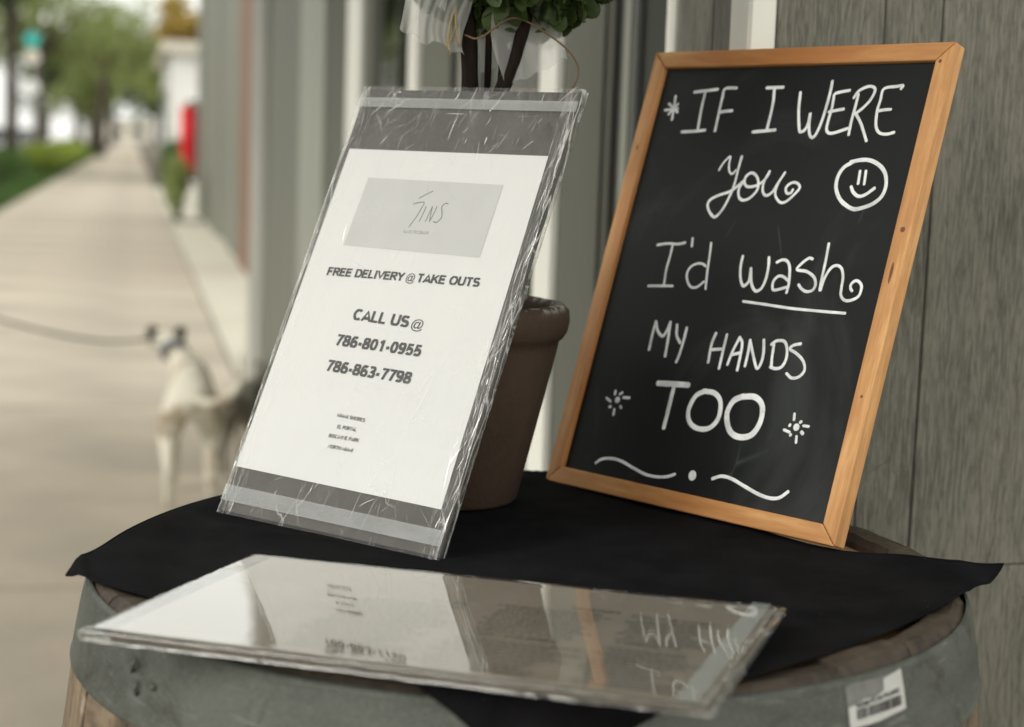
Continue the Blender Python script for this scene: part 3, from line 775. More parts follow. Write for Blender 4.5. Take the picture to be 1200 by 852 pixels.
# wood-clad pier beside the barrel: planks with real joints
pier = thing('clad_pier', 'grey weathered plank wall directly behind the barrel and chalkboard', 'wall', (0, 0, 0), ROT)
obj('core', MB().box(W0 + .012, 2.6, SA + .012, 1.552, -.02, 3.4), 'black_gasket', pier)
rp = random.Random(5)
PW = .1365
x = W0 + .0225
cuts = {0: (.55, 1.75), 1: (1.62,), 2: (.812, 2.0), 3: (.812, 2.1)}
edges = [x, W0 + .122, W0 + .176, W0 + .312, W0 + .448, W0 + .584, W0 + .72, W0 + .856, W0 + .992]
for i in range(len(edges) - 1):
    a, b = edges[i] + .0004, edges[i + 1] - .0006
    zs = [0.0] + list({0: (.45, 1.75), 1: (.62, 1.9), 2: (.818, 2.05), 3: (.818, 2.05)}.get(i, (.3 + .37 * (i % 3), 1.6 + .2 * (i % 2)))) + [3.4]
    for k in range(len(zs) - 1):
        o = obj('plank', MB().box(a, b, SA + rp.uniform(0, .0012), SA + .0115, zs[k] + .0003, zs[k + 1] - .0004), 'plank', pier); bevel(o, .0012, 1)
# side (street) face, three narrow boards, between two cream corner trims
sb = [1.399, 1.449, 1.499, 1.549]
for i in range(3):
    for za, zb in ((0.0, 1.45 + .2 * i), (1.45 + .2 * i, 3.4)):
        o = obj('plank', MB().box(W0 + .001 + rp.uniform(0, .001), W0 + .0115, sb[i] + .0006, sb[i + 1] - .0006, za + .001, zb - .001), 'plank', pier); bevel(o, .0012, 1)
obj('corner_trim', MB().bbox(W0 - .004, W0 + .021, SA - .004, 1.392, -.01, 3.4, .003), 'cream_trim', pier)
obj('corner_trim', MB().bbox(W0 - .004, W0 + .02, 1.5515, 1.572, -.01, 3.4, .003), 'cream_trim', pier)

def grey_pier(label, s0, s1, wf, trim='cream_trim'):
    t = thing('grey_pier', label, 'pillar', (0, 0, 0), ROT, 'grey painted pillars of the shop front')
    obj('face_panel', MB().bbox(W0 + .002, wf, s0, s1 - .004, -.02, 3.4, .002), 'grey_paint', t)
    obj('street_trim', MB().bbox(W0 - .010, W0 + .0016, s0 - .001, s1, -.02, 3.4, .002), trim, t)
    obj('plinth', MB().bbox(W0 - .016, wf + .001, s0 - .008, s1 + .006, -.02, .12, .004), 'grey_paint', t)
    return t
grey_pier('grey pillar with cream edge between the pot and the chalkboard', 1.98, 2.06, .560)
grey_pier('grey pillar with cream edge behind the topiary stems', 3.02, 3.105, .566)
grey_pier('slim pale pillar seen left of the delivery sign top', 3.80, 4.03, .530)
grey_pier('blurred grey pillar left of the slim pale one', 4.52, 5.17, .577, 'grey_paint')
def jamb(label, rows):
    t = thing('window_frame', label, 'window frame', (0, 0, 0), ROT)
    for nm, w0, w1, s0, s1, mm in rows: obj(nm, MB().bbox(w0, w1, s0, s1, .10, 3.0, .0015), mm, t)
    return t
jamb('dark and grey upright window frame just left of the chalkboard', [('stile', .562, .5735, 1.984, 2.05, 'grey_paint'), ('gasket', .5725, .590, 1.945, 1.979, 'black_gasket'), ('stile', .569, .600, 1.885, 1.944, 'dark_frame'), ('bead', .5665, .5685, 1.90, 1.925, 'grey_paint'), ('gasket', .573, .595, 1.878, 1.884, 'black_gasket')])
jamb('grey and black upright frame strips behind the topiary stems', [('gasket', .5675, .590, 2.99, 3.02, 'black_gasket'), ('stile', .570, .600, 2.935, 2.988, 'grey_paint'), ('gasket', .573, .6, 2.88, 2.933, 'black_gasket'), ('stile', .571, .600, 2.80, 2.845, 'dark_frame')])
def pane(label, s0, s1, z0=.12, z1=2.6):
    t = thing('shop_window', label, 'window', (0, 0, 0), ROT)
    obj('pane', MB().box(WG, WG + .008, s0, s1, z0, z1), 'shop_glass', t)
    obj('sill', MB().bbox(W0 + .012, WG + .06, s0, s1, z0 - .14, z0 - .003, .003), 'grey_green', t)
    obj('head_rail', MB().bbox(W0 + .03, WG + .05, s0, s1, z1 + .003, z1 + .12, .003), 'dark_frame', t)
pane('dark shop window pane left of the plank wall', 1.574, 1.876)
pane('shop window pane behind the topiary ball', 2.068, 2.79)
pane('shop window pane left of the topiary reflecting the bright street', 3.112, 4.028)
pane('shop window pane reflecting a pink and white blur', 4.038, 4.51)
t = thing('wall_panels', 'tall grey green panelled wall section left of the delivery sign', 'wall', (0, 0, 0), ROT)
for k in range(4):
    a = 5.176 + k * .3625
    obj('panel', MB().bbox(W0 + .014, 1.2, a, a + .359, -.02, 3.4, .004), 'grey_green', t)
obj('corner_post', MB().bbox(W0 - .004, 1.2, 6.63, 7.33, -.02, 3.4, .005), 'cream_trim' if 0 else 'grey_paint', t)
obj('edge_trim', MB().bbox(W0 - .012, W0 - .005, 6.64, 7.32, -.02, 3.4, .002), 'ceiling_paint', t)
# what the glass stands in front of: back wall of the shop
fbox('shop_interior_wall', 1.35, 1.45, 1.56, 7.3, -.02, 3.4, 'dark_frame', kind='structure')
fbox('shop_roof', .50, 2.8, 1.33, 7.33, 3.41, 3.6, 'grey_green', kind='structure')
# the neighbouring shop, set back
t = thing('set_back_wall', 'blurred grey shop wall set back beyond a brown door post', 'building', (0, 0, 0), ROT)
obj('brown_post', MB().bbox(.985, 1.25, 14.3, 16.0, 0, 3.6, .02), 'brown_wood', t)
for k in range(5):
    a = 16.05 + k * 2.2
    obj('wall_panel', MB().bbox(1.0 + (.03 if k % 2 else 0), 1.5, a, a + 2.15, 0, 3.6, .02), 'grey_green', t)
obj('return_wall', MB().bbox(1.255, 3, 14.2, 14.4, 0, 3.6, .01), 'grey_paint', t)
obj('parapet', MB().bbox(.95, 3, 14.15, 27.1, 3.605, 3.95, .02), 'stucco', t)
# unseen canopy, added out of frame to shade the pavement and shop front
cp = thing('canopy', 'unseen grey canopy added above the frame to shade the pavement and shop front', 'canopy', (0, 0, 0), ROT)
obj('shade_soffit', MB().box(-1.75, .49, -2.5, 7.2, 3.25, 3.36), 'ceiling_paint', cp)
obj('shade_fascia', MB().box(-1.79, -1.753, -2.5, 7.2, 3.15, 3.45), 'grey_paint', cp)
# ---------------------------------------------------------------- barrel
BX, BY, ZT = .016, 1.14, .897
def BR(z): return .294 + .042 * sin(pi * max(0.0, min(1.0, z / .9))) ** .7
barrel = thing('wine_barrel', 'old oak wine barrel with galvanised hoops used as a table', 'barrel', (BX, BY, 0))
NS = 26
rs = random.Random(9)
ang = [0.0]
for i in range(NS): ang.append(ang[-1] + rs.uniform(.8, 1.25))
ang = [a / ang[-1] * 2 * pi for a in ang]
for i in range(NS):
    dz = rs.uniform(-.0016, .0016); dr = rs.uniform(-.0012, .0006)
    prof = [(BR(z) + dr, z) for z in (.0, .06, .13, .22, .32, .42, .52, .62, .70, .77, .83, .87)]
    prof += [(BR(.89) - .001 + dr, .890), (.2925 + dr, .8955 + dz), (.289 + dr, .8975 + dz), (.276 + dr, .8965 + dz), (.2735 + dr, .890), (.272 + dr, .86), (.29, .6), (.29, .3), (.27, .0)]
    b = MB().lathe(prof, 4, a0=ang[i] + .0016, a1=ang[i + 1] - .0016, close=True)
    # worn, nicked upper edge
    for k, v in enumerate(b.v):
        if v[2] > .889:
            q = noise.noise(Vector(v) * 55) * .0022 + noise.noise(Vector(v) * 160) * .0012
            b.v[k] = (v[0] * (1 + q * 1.2), v[1] * (1 + q * 1.2), v[2] + q * .9)
    obj('stave', b, 'stave', barrel)
def hoop(z0, z1, lift, dents=False):
    b = MB(); n = 360; rows = 26
    for i in range(n):
        a = 2 * pi * i / n
        for k in range(rows + 1):
            z = z0 + (z1 - z0) * k / rows
            r = BR(z) + lift + .0007 * noise.noise(Vector((cos(a) * 5, sin(a) * 5, z * 20)))
            if k == 0 or k == rows: r -= .0012
            if k in (1, rows - 1): r += .0005
            if dents:
                for (da, dzz, sa, sz, dp) in DENTS:
                    q = ((a - da) / sa) ** 2 + ((z - dzz) / sz) ** 2
                    if q < 6: r -= dp * math.exp(-q)
            b.v.append((r * cos(a), r * sin(a), z))
    o = len(b.v)
    for i in range(n):
        a = 2 * pi * i / n
        for z in (z0, z1): b.v.append(((BR(z) + .0002) * cos(a), (BR(z) + .0002) * sin(a), z))
    R = rows + 1
    for i in range(n):
        j = (i + 1) % n
        for k in range(rows): b.f.append((i * R + k, j * R + k, j * R + k + 1, i * R + k + 1))
        b.f.append((o + 2 * i, o + 2 * j, j * R, i * R)); b.f.append((i * R + rows, j * R + rows, o + 2 * j + 1, o + 2 * i + 1))
    return obj('hoop', b, 'galv', barrel, smooth=True)
A0 = radians(360 - 139.2)
DENTS = [(A0, .872, .022, .0035, .0035), (A0 + .012, .8735, .006, .003, .004), (A0 + .02, .861, .005, .0055, .004), (A0 + .075, .8655, .006, .0025, .0035), (radians(250), .865, .06, .012, .0012), (radians(300), .872, .05, .014, .001)]
h1 = hoop(.839, .8935, .0022, True)
hoop(.735, .775, .0022); hoop(.60, .635, .0022); hoop(.27, .305, .0022); hoop(.125, .165, .0022); hoop(.008, .048, .0022)
# punched rivet burrs
for (a, z, L, tilt) in ((A0 - .004, .8715, .012, .5), (A0 + .021, .861, .009, .15), (A0 + .075, .866, .006, 1.2)):
    r = BR(z) + .0022
    p = Vector((r * cos(a), r * sin(a), z)); tg = Vector((-sin(a), cos(a), 0)); up_ = Vector((0, 0, 1)); nn = Vector((cos(a), sin(a), 0))
    d = (tg * sin(tilt) + up_ * cos(tilt)) * L / 2
    obj('rivet', MB().tube([p - d - nn * .0008, p + nn * .0009, p + d - nn * .0002], [.0008, .0017, .0009], 6), 'galv', barrel, smooth=True)
# barrel head boards
rh = .2725; wb = rh * 2 / 7; ca, sa_ = cos(.35), sin(.35)
for i in range(7):
    x0 = -rh + i * wb + .0005; x1 = x0 + wb - .001; pl = []
    for k in range(13):
        x = x0 + (x1 - x0) * k / 12; pl.append((x, -sqrt(max(0, rh * rh - x * x))))
    for k in range(12, -1, -1):
        x = x0 + (x1 - x0) * k / 12; pl.append((x, sqrt(max(0, rh * rh - x * x)) + .0004))
    obj('head_board', MB().prism([(x * ca - y * sa_, x * sa_ + y * ca) for x, y in pl], (.860), .8850 + rs.uniform(-.0006, .0006)), 'head_oak', barrel)
# torn barcode sticker on the hoop
lab = thing('sticker', 'torn barcode sticker on the right front of the barrel hoop', 'sticker', (BX, BY, 0))
def on_hoop(a, z, lift): r = BR(z) + .0022 + lift; return (r * cos(a), r * sin(a), z)
def cyl_patch(poly, lift):
    """polygon given in (u along the hoop 0..1, v up 0..1), cut into strips that follow the hoop"""
    a0, a1 = radians(-54.3), radians(-44.6)
    def P(u, v):
        z = .8665 + .0235 * v + .0012 * u
        return on_hoop(a0 + (a1 - a0) * u + radians(.5) * (1 - v) * 0, z, lift)
    b = MB(); us = sorted(set([p[0] for p in poly] + [i / 14 for i in range(15)]))
    umin, umax = min(p[0] for p in poly), max(p[0] for p in poly); us = [u for u in us if umin <= u <= umax]
    def span(u):
        vs = []
        for i in range(len(poly)):
            p, q = poly[i], poly[(i + 1) % len(poly)]
            if abs(p[0] - q[0]) < 1e-9:
                if abs(p[0] - u) < 1e-9: vs += [p[1], q[1]]
            elif min(p[0], q[0]) - 1e-9 <= u <= max(p[0], q[0]) + 1e-9:
                vs.append(p[1] + (q[1] - p[1]) * (u - p[0]) / (q[0] - p[0]))
        return min(vs), max(vs)
    for u in us:
        lo, hi = span(u); b.v += [P(u, lo), P(u, (lo + hi) / 2), P(u, hi)]
    for i in range(len(us) - 1):
        for k in range(2): b.f.append((3 * i + k, 3 * i + 3 + k, 3 * i + 4 + k, 3 * i + 1 + k))
    return b
obj('torn_backing', cyl_patch([(0, .02), (0, .98), (.12, 1.02), (.62, 1.04), (1, 1.0), (1, 0), (.5, -.02)], .0003), 'sticker_torn', lab)
obj('label_paper', cyl_patch([(.01, .0), (.01, .5), (.3, .60), (.45, .56), (.62, .66), (.68, .78), (.64, .92), (.8, .96), (1.0, 1.0), (1.0, .05), (.7, .03), (.5, -.01)], .0006), 'sticker', lab)
bars = MB(); rb = random.Random(2); u = .13
while u < .90:
    wv = rb.choice([.012, .02, .03, .034]); q = cyl_patch([(u, .18), (u, .42), (u + wv, .42), (u + wv, .18)], .0009); bars.add(q.v, q.f); u += wv + rb.choice([.009, .014, .02])
obj('barcode', bars, 'ink', lab)
def wrap_text(txt, u0, u1, v0, hgt):
    me = text_mesh(txt, 0, 0, 1, 1, bold=.03)
    a0, a1 = radians(-54.3), radians(-44.6)
    for v in me.vertices:
        uu = u0 + (u1 - u0) * v.co.x; vv = v0 + hgt * v.co.z + .06 * (uu - .5)
        v.co = on_hoop(a0 + (a1 - a0) * uu, .8665 + .0235 * vv + .0012 * uu, .0010)
    return me
obj('print', wrap_text('WDMI PO IN PYLARKS', .12, .90, .47, .11), 'ink', lab)

# ---------------------------------------------------------------- black cloth over the barrel top
CL = [Vector((-.283, 1.048)), Vector((.352, 1.150)), Vector((.022, .789)), Vector((.016, 1.475))]   # left, right, front, back corners
def cloth_point(s, t):
    L, R_, Fr, B = CL
    # s runs front-left edge -> back-right edge, t the other way; corners: (0,0)=front (1,0)=right (0,1)=left (1,1)=back
    p = Fr * (1 - s) * (1 - t) + R_ * s * (1 - t) + L * (1 - s) * t + B * s * t
    p = p + Vector((-.080, .045)) * sin(pi * s) * t ** 3                       # left-back edge bows outward
    p = p + Vector((-.036, -.038)) * (9.48 * t * (1 - t) ** 3) * .92 * s ** 3                # back-right edge pulled in
    p = p + Vector((.747, -.665)) * .031 * sin(pi * s) * (1 - t) ** 4           # front-right edge follows the rim
    d = p - Vector((BX, BY)); r = d.length; a = atan2(d.y, d.x)
    rin, rout = .268, .2985
    e = max(0.0, r - rout)
    zr = .8992
    base = .8962 + .0012 * noise.noise(Vector((p.x * 14, p.y * 14, 0))) + .0006 * noise.noise(Vector((p.x * 40, p.y * 40, 3)))
    z = base + (zr + .0008 - base) * max(0, min(1, (r - .235) / (rin - .235))) ** 1.5
    fold = noise.noise(Vector((p.x * 9 + 4, p.y * 9, 1)))
    z += .0022 * max(0, fold) * max(0, 1 - r / .3)
    for (ax, ay, off, sg, hh) in ((.86, .5, 1.005, .006, .0030), (.95, -.31, -.21, .005, .0022), (.4, .92, 1.02, .007, .0026), (-.2, .98, 1.21, .005, .0020)):
        dd = p.x * ax + p.y * ay - off + .012 * noise.noise(Vector((p.x * 9, p.y * 9, off)))
        z += hh * math.exp(-(dd / sg) ** 2) * max(0, 1 - (r / .27) ** 4) * (.5 + .5 * noise.noise(Vector((p.x * 7, p.y * 7, 9 + off))))
    hang = max(0.0, cos(a + pi / 2)) ** .6 if sin(a) < 0 else 0.0
    if sin(a) < -.55 or sin(a) > .8:
        if e > 0:
            z = zr - max(0, e - .003) * 1.0 - .0005
            rr = BR(z) + .0052 + .0014 * sin(a * 60) * min(1, e / .03)
            p = Vector((BX, BY)) + d.normalized() * rr
    else:
        # the two side corners stand out stiffly past the rim, lifted in a curl
        if e > 0:
            if d.x > 0: z = zr + .0016 * sin(min(1, e / .02) * pi) - e * .02 + .10 * max(0, e - .018)
            else: z = zr + .003 * sin(min(1, e / .012) * pi) - .25 * e
    # ripple close to the side corners where the cloth folds over the rim
    tipL = (Vector((p.x, p.y)) - CL[0]).length; tipR = (Vector((p.x, p.y)) - CL[1]).length
    z += .002 * math.exp(-(tipL / .07) ** 2) * sin((p.y - 1.04) * 55) + .006 * math.exp(-(tipR / .07) ** 2) * sin((p.y - 1.163) * 45 + .6)
    return (p.x, p.y, z)
n = 110; cm = MB()
for i in range(n + 1):
    for k in range(n + 1): cm.v.append(cloth_point(i / n, k / n))
for i in range(n):
    for k in range(n): a = i * (n + 1) + k; cm.f.append((a, a + n + 1, a + n + 2, a + 1))
cl = obj('table_cloth', cm, 'cloth', smooth=True, label='black square cloth spread cornerwise over the barrel top', category='cloth')
m = cl.modifiers.new('s', 'SOLIDIFY'); m.thickness = .0009; m.offset = 1
# stitched hem: a thin raised cord along the edge
hem = MB()
path = [cloth_point(i / 60, 0) for i in range(61)] + [cloth_point(1, i / 60) for i in range(1, 61)] + [cloth_point(1 - i / 60, 1) for i in range(1, 61)] + [cloth_point(0, 1 - i / 60) for i in range(1, 60)]
hem.tube([(p[0], p[1], p[2] + .0004) for p in path] + [path[0]], .0010, 6)
obj('hem', hem, 'cloth', cl, smooth=True)

# ---------------------------------------------------------------- leaning boards
def board_frame(o, BL, BRt, TL):
    BL, BRt, TL = Vector(BL), Vector(BRt), Vector(TL)
    e = (BRt - BL).normalized(); u = TL - BL; u = (u - e * u.dot(e)).normalized(); y = u.cross(e)
    o.matrix_world = Matrix(((e.x, y.x, u.x, BL.x), (e.y, y.y, u.y, BL.y), (e.z, y.z, u.z, BL.z), (0, 0, 0, 1)))

# chalkboard
cb = thing('chalkboard', 'pine framed chalkboard with a handwritten hand washing joke', 'chalkboard')
board_frame(cb, (.0319, 1.4043, .8993), (.2381, 1.1817, .9018), (.1166, 1.4878, 1.2682))
BW, BH, RW, TH = .3035, .388, .0145, .0135
def rail(poly, mat):
    b = MB(); nn = len(poly)
    b.v = [(x, 0, z) for x, z in poly] + [(x, TH, z) for x, z in poly]
    b.f = [tuple(range(nn)), tuple(range(2 * nn - 1, nn - 1, -1))] + [(i, nn + i, nn + (i + 1) % nn, (i + 1) % nn) for i in range(nn)]
    o = obj('frame_rail', b, mat, cb); bevel(o, .0011, 2); return o
g = .00025
rail([(g, 0), (BW - g, 0), (BW - RW - g, RW), (RW + g, RW)], 'pine_x')
rail([(g, BH), (RW + g, BH - RW), (BW - RW - g, BH - RW), (BW - g, BH)], 'pine_x')
rail([(0, g), (RW, RW + g), (RW, BH - RW - g), (0, BH - g)], 'pine_z')
rail([(BW, g), (BW, BH - g), (BW - RW, BH - RW - g), (BW - RW, RW + g)], 'pine_z')
for (kx, kz, kw, kh) in ((.2965, .2405, .0021, .0022), (.2955, .207, .0012, .0085), (.2960, .112, .0011, .0012), (.2935, .3725, .0014, .0015), (.0068, .30, .0010, .0026)):
    kb = MB(); kb.v.append((kx, -.00018, kz))
    for rr_k, yy in ((.6, -.00015), (1.0, -.00003)):
        for i in range(14): a = 2 * pi * i / 14; q = rr_k * (1 + .18 * noise.noise(Vector((cos(a), sin(a), kx * 99)))); kb.v.append((kx + kw * q * cos(a), yy, kz + kh * q * sin(a)))
    for i in range(14): j = (i + 1) % 14; kb.f += [(0, 1 + i, 1 + j), (1 + i, 15 + i, 15 + j, 1 + j)]
    obj('knot', kb, 'knot_wood', cb, smooth=True)
obj('slate_panel', MB().box(RW - .004, BW - RW + .004, .0048, .0080, RW - .004, BH - RW + .004), 'slate', cb)
obj('backing_sheet', MB().box(RW - .004, BW - RW + .004, .0082, .0105, RW - .004, BH - RW + .004), 'board_edge', cb)
STROKES = {"asterisk":[[2.41,[31.9,348.8],[33.4,337.9],[34.6,327.1]],[2.43,[23.8,335.9],[38.1,337.4]],[2.43,[26.5,341.8],[38.9,334.1]],[2.41,[37.1,341.5],[29.2,332.2]]],"if":[[2.8,[52.3,352.1],[65.0,353.3],[77.5,354.4]],[2.77,[64.6,352.5],[64.9,338.2],[67.0,316.9]],[2.79,[49.6,316.3],[62.6,316.9],[75.0,318.0]],[2.71,[98.1,355.3],[85.9,354.8],[85.2,347.2],[85.5,336.1],[86.4,317.5]],[2.72,[86.2,333.9],[92.8,334.9],[99.4,335.3]]],"i":[[2.85,[130.2,355.1],[147.0,355.4]],[2.81,[138.3,354.5],[140.5,342.7],[141.1,329.0],[141.2,318.8]],[2.85,[127.2,316.9],[138.6,317.8],[149.8,318.8]]],"were":[[2.66,[165.9,350.7],[168.6,335.8],[174.0,319.4],[176.5,317.5],[179.7,319.4],[181.4,325.2],[180.9,333.3],[182.5,323.3],[185.3,315.7],[188.4,312.8],[191.2,314.8],[193.7,323.3],[195.1,337.5],[195.4,351.8],[194.8,359.9]],[2.56,[213.8,352.0],[206.7,350.9],[200.4,349.1],[200.4,344.1],[200.9,336.6],[200.4,329.0],[200.6,320.5],[203.3,316.9],[208.8,316.8],[220.8,320.6]],[2.58,[198.9,334.2],[205.7,335.4],[212.5,336.5]],[2.53,[223.1,348.6],[223.0,337.4],[222.7,325.2],[223.3,315.4]],[2.53,[219.6,345.8],[222.8,351.4],[230.4,354.9],[236.1,354.2],[237.9,350.7],[235.6,343.8],[230.9,337.8],[225.6,333.2]],[2.53,[224.1,333.6],[231.8,325.2],[237.9,316.0],[241.3,310.5]],[2.44,[261.4,352.7],[262.3,355.3],[256.7,354.6],[245.8,352.8],[245.1,343.7],[244.6,334.5],[246.6,323.4],[250.9,317.5],[258.0,316.1],[264.8,317.6]],[2.46,[246.0,334.9],[251.5,335.8],[256.6,336.1]]],"you":[[1.84,[101.5,283.3],[104.4,289.8],[109.8,295.3],[110.6,289.0],[112.7,282.9],[116.5,280.4],[119.5,283.8]],[2.43,[122.1,295.6],[121.7,285.3],[121.7,271.6],[119.7,260.7],[115.8,249.8],[110.0,242.9],[103.4,246.3],[99.1,252.1],[100.0,257.1],[107.3,261.3],[120.4,266.1],[130.8,275.2]],[2.4,[130.9,274.8],[127.7,267.8],[129.8,261.1],[134.8,258.4],[141.3,260.5],[146.8,267.5],[145.7,275.2],[141.1,280.4],[136.0,281.7],[131.7,278.2],[132.1,272.8],[136.6,269.9],[145.1,271.3],[150.9,275.3],[154.1,280.2],[154.8,283.6]],[2.35,[154.8,283.6],[151.8,274.4],[152.9,266.7],[157.5,263.2],[162.9,266.6],[166.7,274.8],[170.6,283.0]],[2.34,[170.3,282.1],[166.2,272.9],[166.4,264.3],[172.8,258.3],[178.9,259.0],[185.9,265.9],[188.9,271.2],[184.4,274.9],[178.9,274.2],[175.5,270.3],[177.4,266.1],[181.3,266.2],[182.7,269.1]]],"smiley_face":[[3.22,[231.5,293.2],[241.0,295.2],[250.3,294.7],[259.8,290.5],[266.0,284.2],[269.0,275.0],[267.3,266.4],[260.8,260.4],[251.9,256.8],[245.5,255.6],[239.1,257.4],[231.0,262.1],[225.1,269.2],[222.8,275.8],[223.3,283.1],[226.7,289.1],[232.5,292.7]],[2.44,[242.3,286.2],[243.3,276.0]],[2.44,[247.7,286.3],[249.0,275.8]],[2.74,[237.6,273.3],[240.9,269.0],[246.3,266.0],[252.2,267.3],[259.3,272.9]]],"i_d":[[2.31,[54.9,215.5],[65.4,217.3],[77.6,217.6],[84.8,219.3]],[2.27,[71.8,216.6],[72.1,207.0],[71.7,194.8],[73.4,181.9]],[2.29,[56.4,179.3],[69.6,180.4],[83.3,181.3]],[2.24,[91.9,223.4],[93.2,216.6]],[2.2,[113.2,200.7],[110.0,202.2],[104.5,202.4],[97.9,199.2],[95.5,193.0],[98.3,186.3],[103.5,182.0],[109.8,182.5],[115.7,187.6]],[2.2,[113.0,220.5],[114.6,211.4],[116.0,200.4],[117.8,189.5],[119.4,181.6]]],"wash":[[2.59,[149.2,211.6],[149.5,203.5],[151.9,194.6],[155.3,188.7],[158.2,187.4],[161.7,192.2],[160.5,202.2]],[2.57,[160.5,202.2],[163.6,192.4],[167.2,186.6],[171.7,184.0],[176.2,187.3],[178.0,195.4],[177.4,205.4],[175.7,212.3]],[2.52,[184.8,208.9],[189.5,211.2],[194.5,210.5],[198.3,205.8],[200.6,197.1],[201.5,191.2],[201.4,185.3]],[2.47,[199.7,195.0],[194.8,197.6],[189.9,197.8],[186.3,194.1],[186.3,189.1],[189.2,186.3],[200.7,189.7]],[2.44,[218.3,213.8],[214.7,214.2],[209.0,209.5],[206.1,204.3],[215.5,203.5],[223.6,199.7],[226.9,194.1],[225.5,189.2],[220.2,187.6],[215.0,189.3],[211.1,192.4]],[2.4,[230.0,226.9],[231.0,213.8],[231.4,200.3],[232.2,189.7]],[2.4,[232.8,189.7],[234.0,199.5],[237.4,207.5],[242.2,210.2],[247.3,208.2],[250.6,201.7],[251.6,193.1],[252.7,187.5],[256.5,184.0],[262.1,183.9],[268.7,187.8],[269.6,194.5],[267.4,198.1],[263.1,199.7],[259.6,196.6],[260.0,193.3],[261.9,191.5]],[2.23,[161.3,174.6],[183.9,174.0],[208.0,173.1],[231.3,173.2],[260.6,173.7]]],"my":[[2.84,[75.2,125.5],[74.6,139.0],[75.0,149.7]],[2.82,[75.0,149.7],[79.5,142.1],[85.8,138.2],[88.8,141.7],[90.9,150.6]],[2.8,[90.9,150.6],[92.9,137.0],[94.5,121.8]],[2.77,[98.8,149.1],[101.3,140.4],[106.8,134.5]],[2.73,[110.0,147.6],[110.0,137.4],[109.2,124.6],[108.0,118.4]]],"hands":[[2.68,[141.6,146.2],[139.9,136.7],[141.1,121.8]],[2.65,[153.1,146.1],[153.2,134.3],[153.6,118.2]],[2.67,[140.5,132.3],[152.4,134.2]],[2.63,[161.2,122.2],[162.9,132.9],[166.7,145.3]],[2.63,[166.7,145.3],[170.5,141.0],[171.8,131.3],[172.3,118.9]],[2.61,[162.9,130.4],[171.2,133.1]],[2.58,[178.9,123.0],[178.8,133.3],[177.8,144.0]],[2.6,[177.8,144.0],[184.3,132.7],[191.1,122.5],[194.0,127.7],[193.7,136.1],[191.1,145.6]],[2.53,[201.9,143.0],[203.0,133.5],[204.5,125.8]],[2.55,[199.4,142.8],[203.9,146.2],[211.2,146.4],[215.4,140.8],[216.8,132.6],[214.3,126.3],[209.0,124.3],[203.7,125.1]],[2.48,[227.1,146.2],[220.5,144.3],[218.3,141.1],[225.2,138.3],[233.1,133.2],[236.5,126.5],[233.2,120.8],[226.6,118.8],[220.7,121.7]]],"too":[[4.89,[94.4,98.6],[111.1,100.0],[126.5,101.0]],[3.99,[112.1,98.4],[112.2,79.9],[112.3,63.2]],[4.2,[145.8,98.5],[137.0,93.1],[133.4,81.0],[137.5,71.7],[147.3,67.6],[159.1,69.7],[165.5,78.8],[163.6,91.6],[155.4,97.9],[143.8,98.1]],[4.82,[184.7,99.0],[176.1,94.0],[173.0,83.0],[179.2,70.9],[189.6,66.8],[201.5,70.1],[207.0,81.2],[205.2,93.7],[196.4,99.8],[182.8,98.4]]],"sun_left":[[5.76,[54.2,79.2],[54.7,79.3]],[2.52,[49.9,86.3],[50.2,83.6]],[2.52,[55.7,84.3],[57.9,85.9]],[2.52,[60.6,82.1],[67.3,82.6]],[2.54,[42.1,79.1],[47.3,77.0]],[2.52,[47.8,72.2],[49.0,72.7]],[2.51,[59.9,74.3],[61.1,73.2]],[2.52,[54.0,70.9],[54.5,66.3]]],"sun_right":[[5.85,[241.4,82.0],[241.8,82.1]],[2.31,[237.0,91.9],[237.9,87.3]],[2.31,[244.0,86.0],[245.0,86.9]],[2.29,[247.8,84.0],[252.6,84.1]],[2.31,[231.1,78.4],[236.7,77.3]],[2.31,[235.6,83.2],[235.1,82.2]],[2.91,[247.6,79.0],[249.0,78.0]],[2.31,[238.5,75.8],[238.0,75.0]],[2.29,[244.0,75.1],[245.0,70.4]]],"wave_left":[[2.52,[48.3,23.5],[54.2,27.8],[65.1,30.0],[76.8,29.3],[91.6,25.7],[105.9,22.9],[119.0,23.0],[129.2,25.0],[135.7,28.0]]],"dot":[[8.19,[153.7,29.8],[154.1,29.9]]],"wave_right":[[2.77,[174.6,30.7],[182.7,34.0],[192.9,33.7],[205.9,30.3],[220.8,26.5],[232.8,25.1],[241.8,26.9],[248.5,32.7]]]}
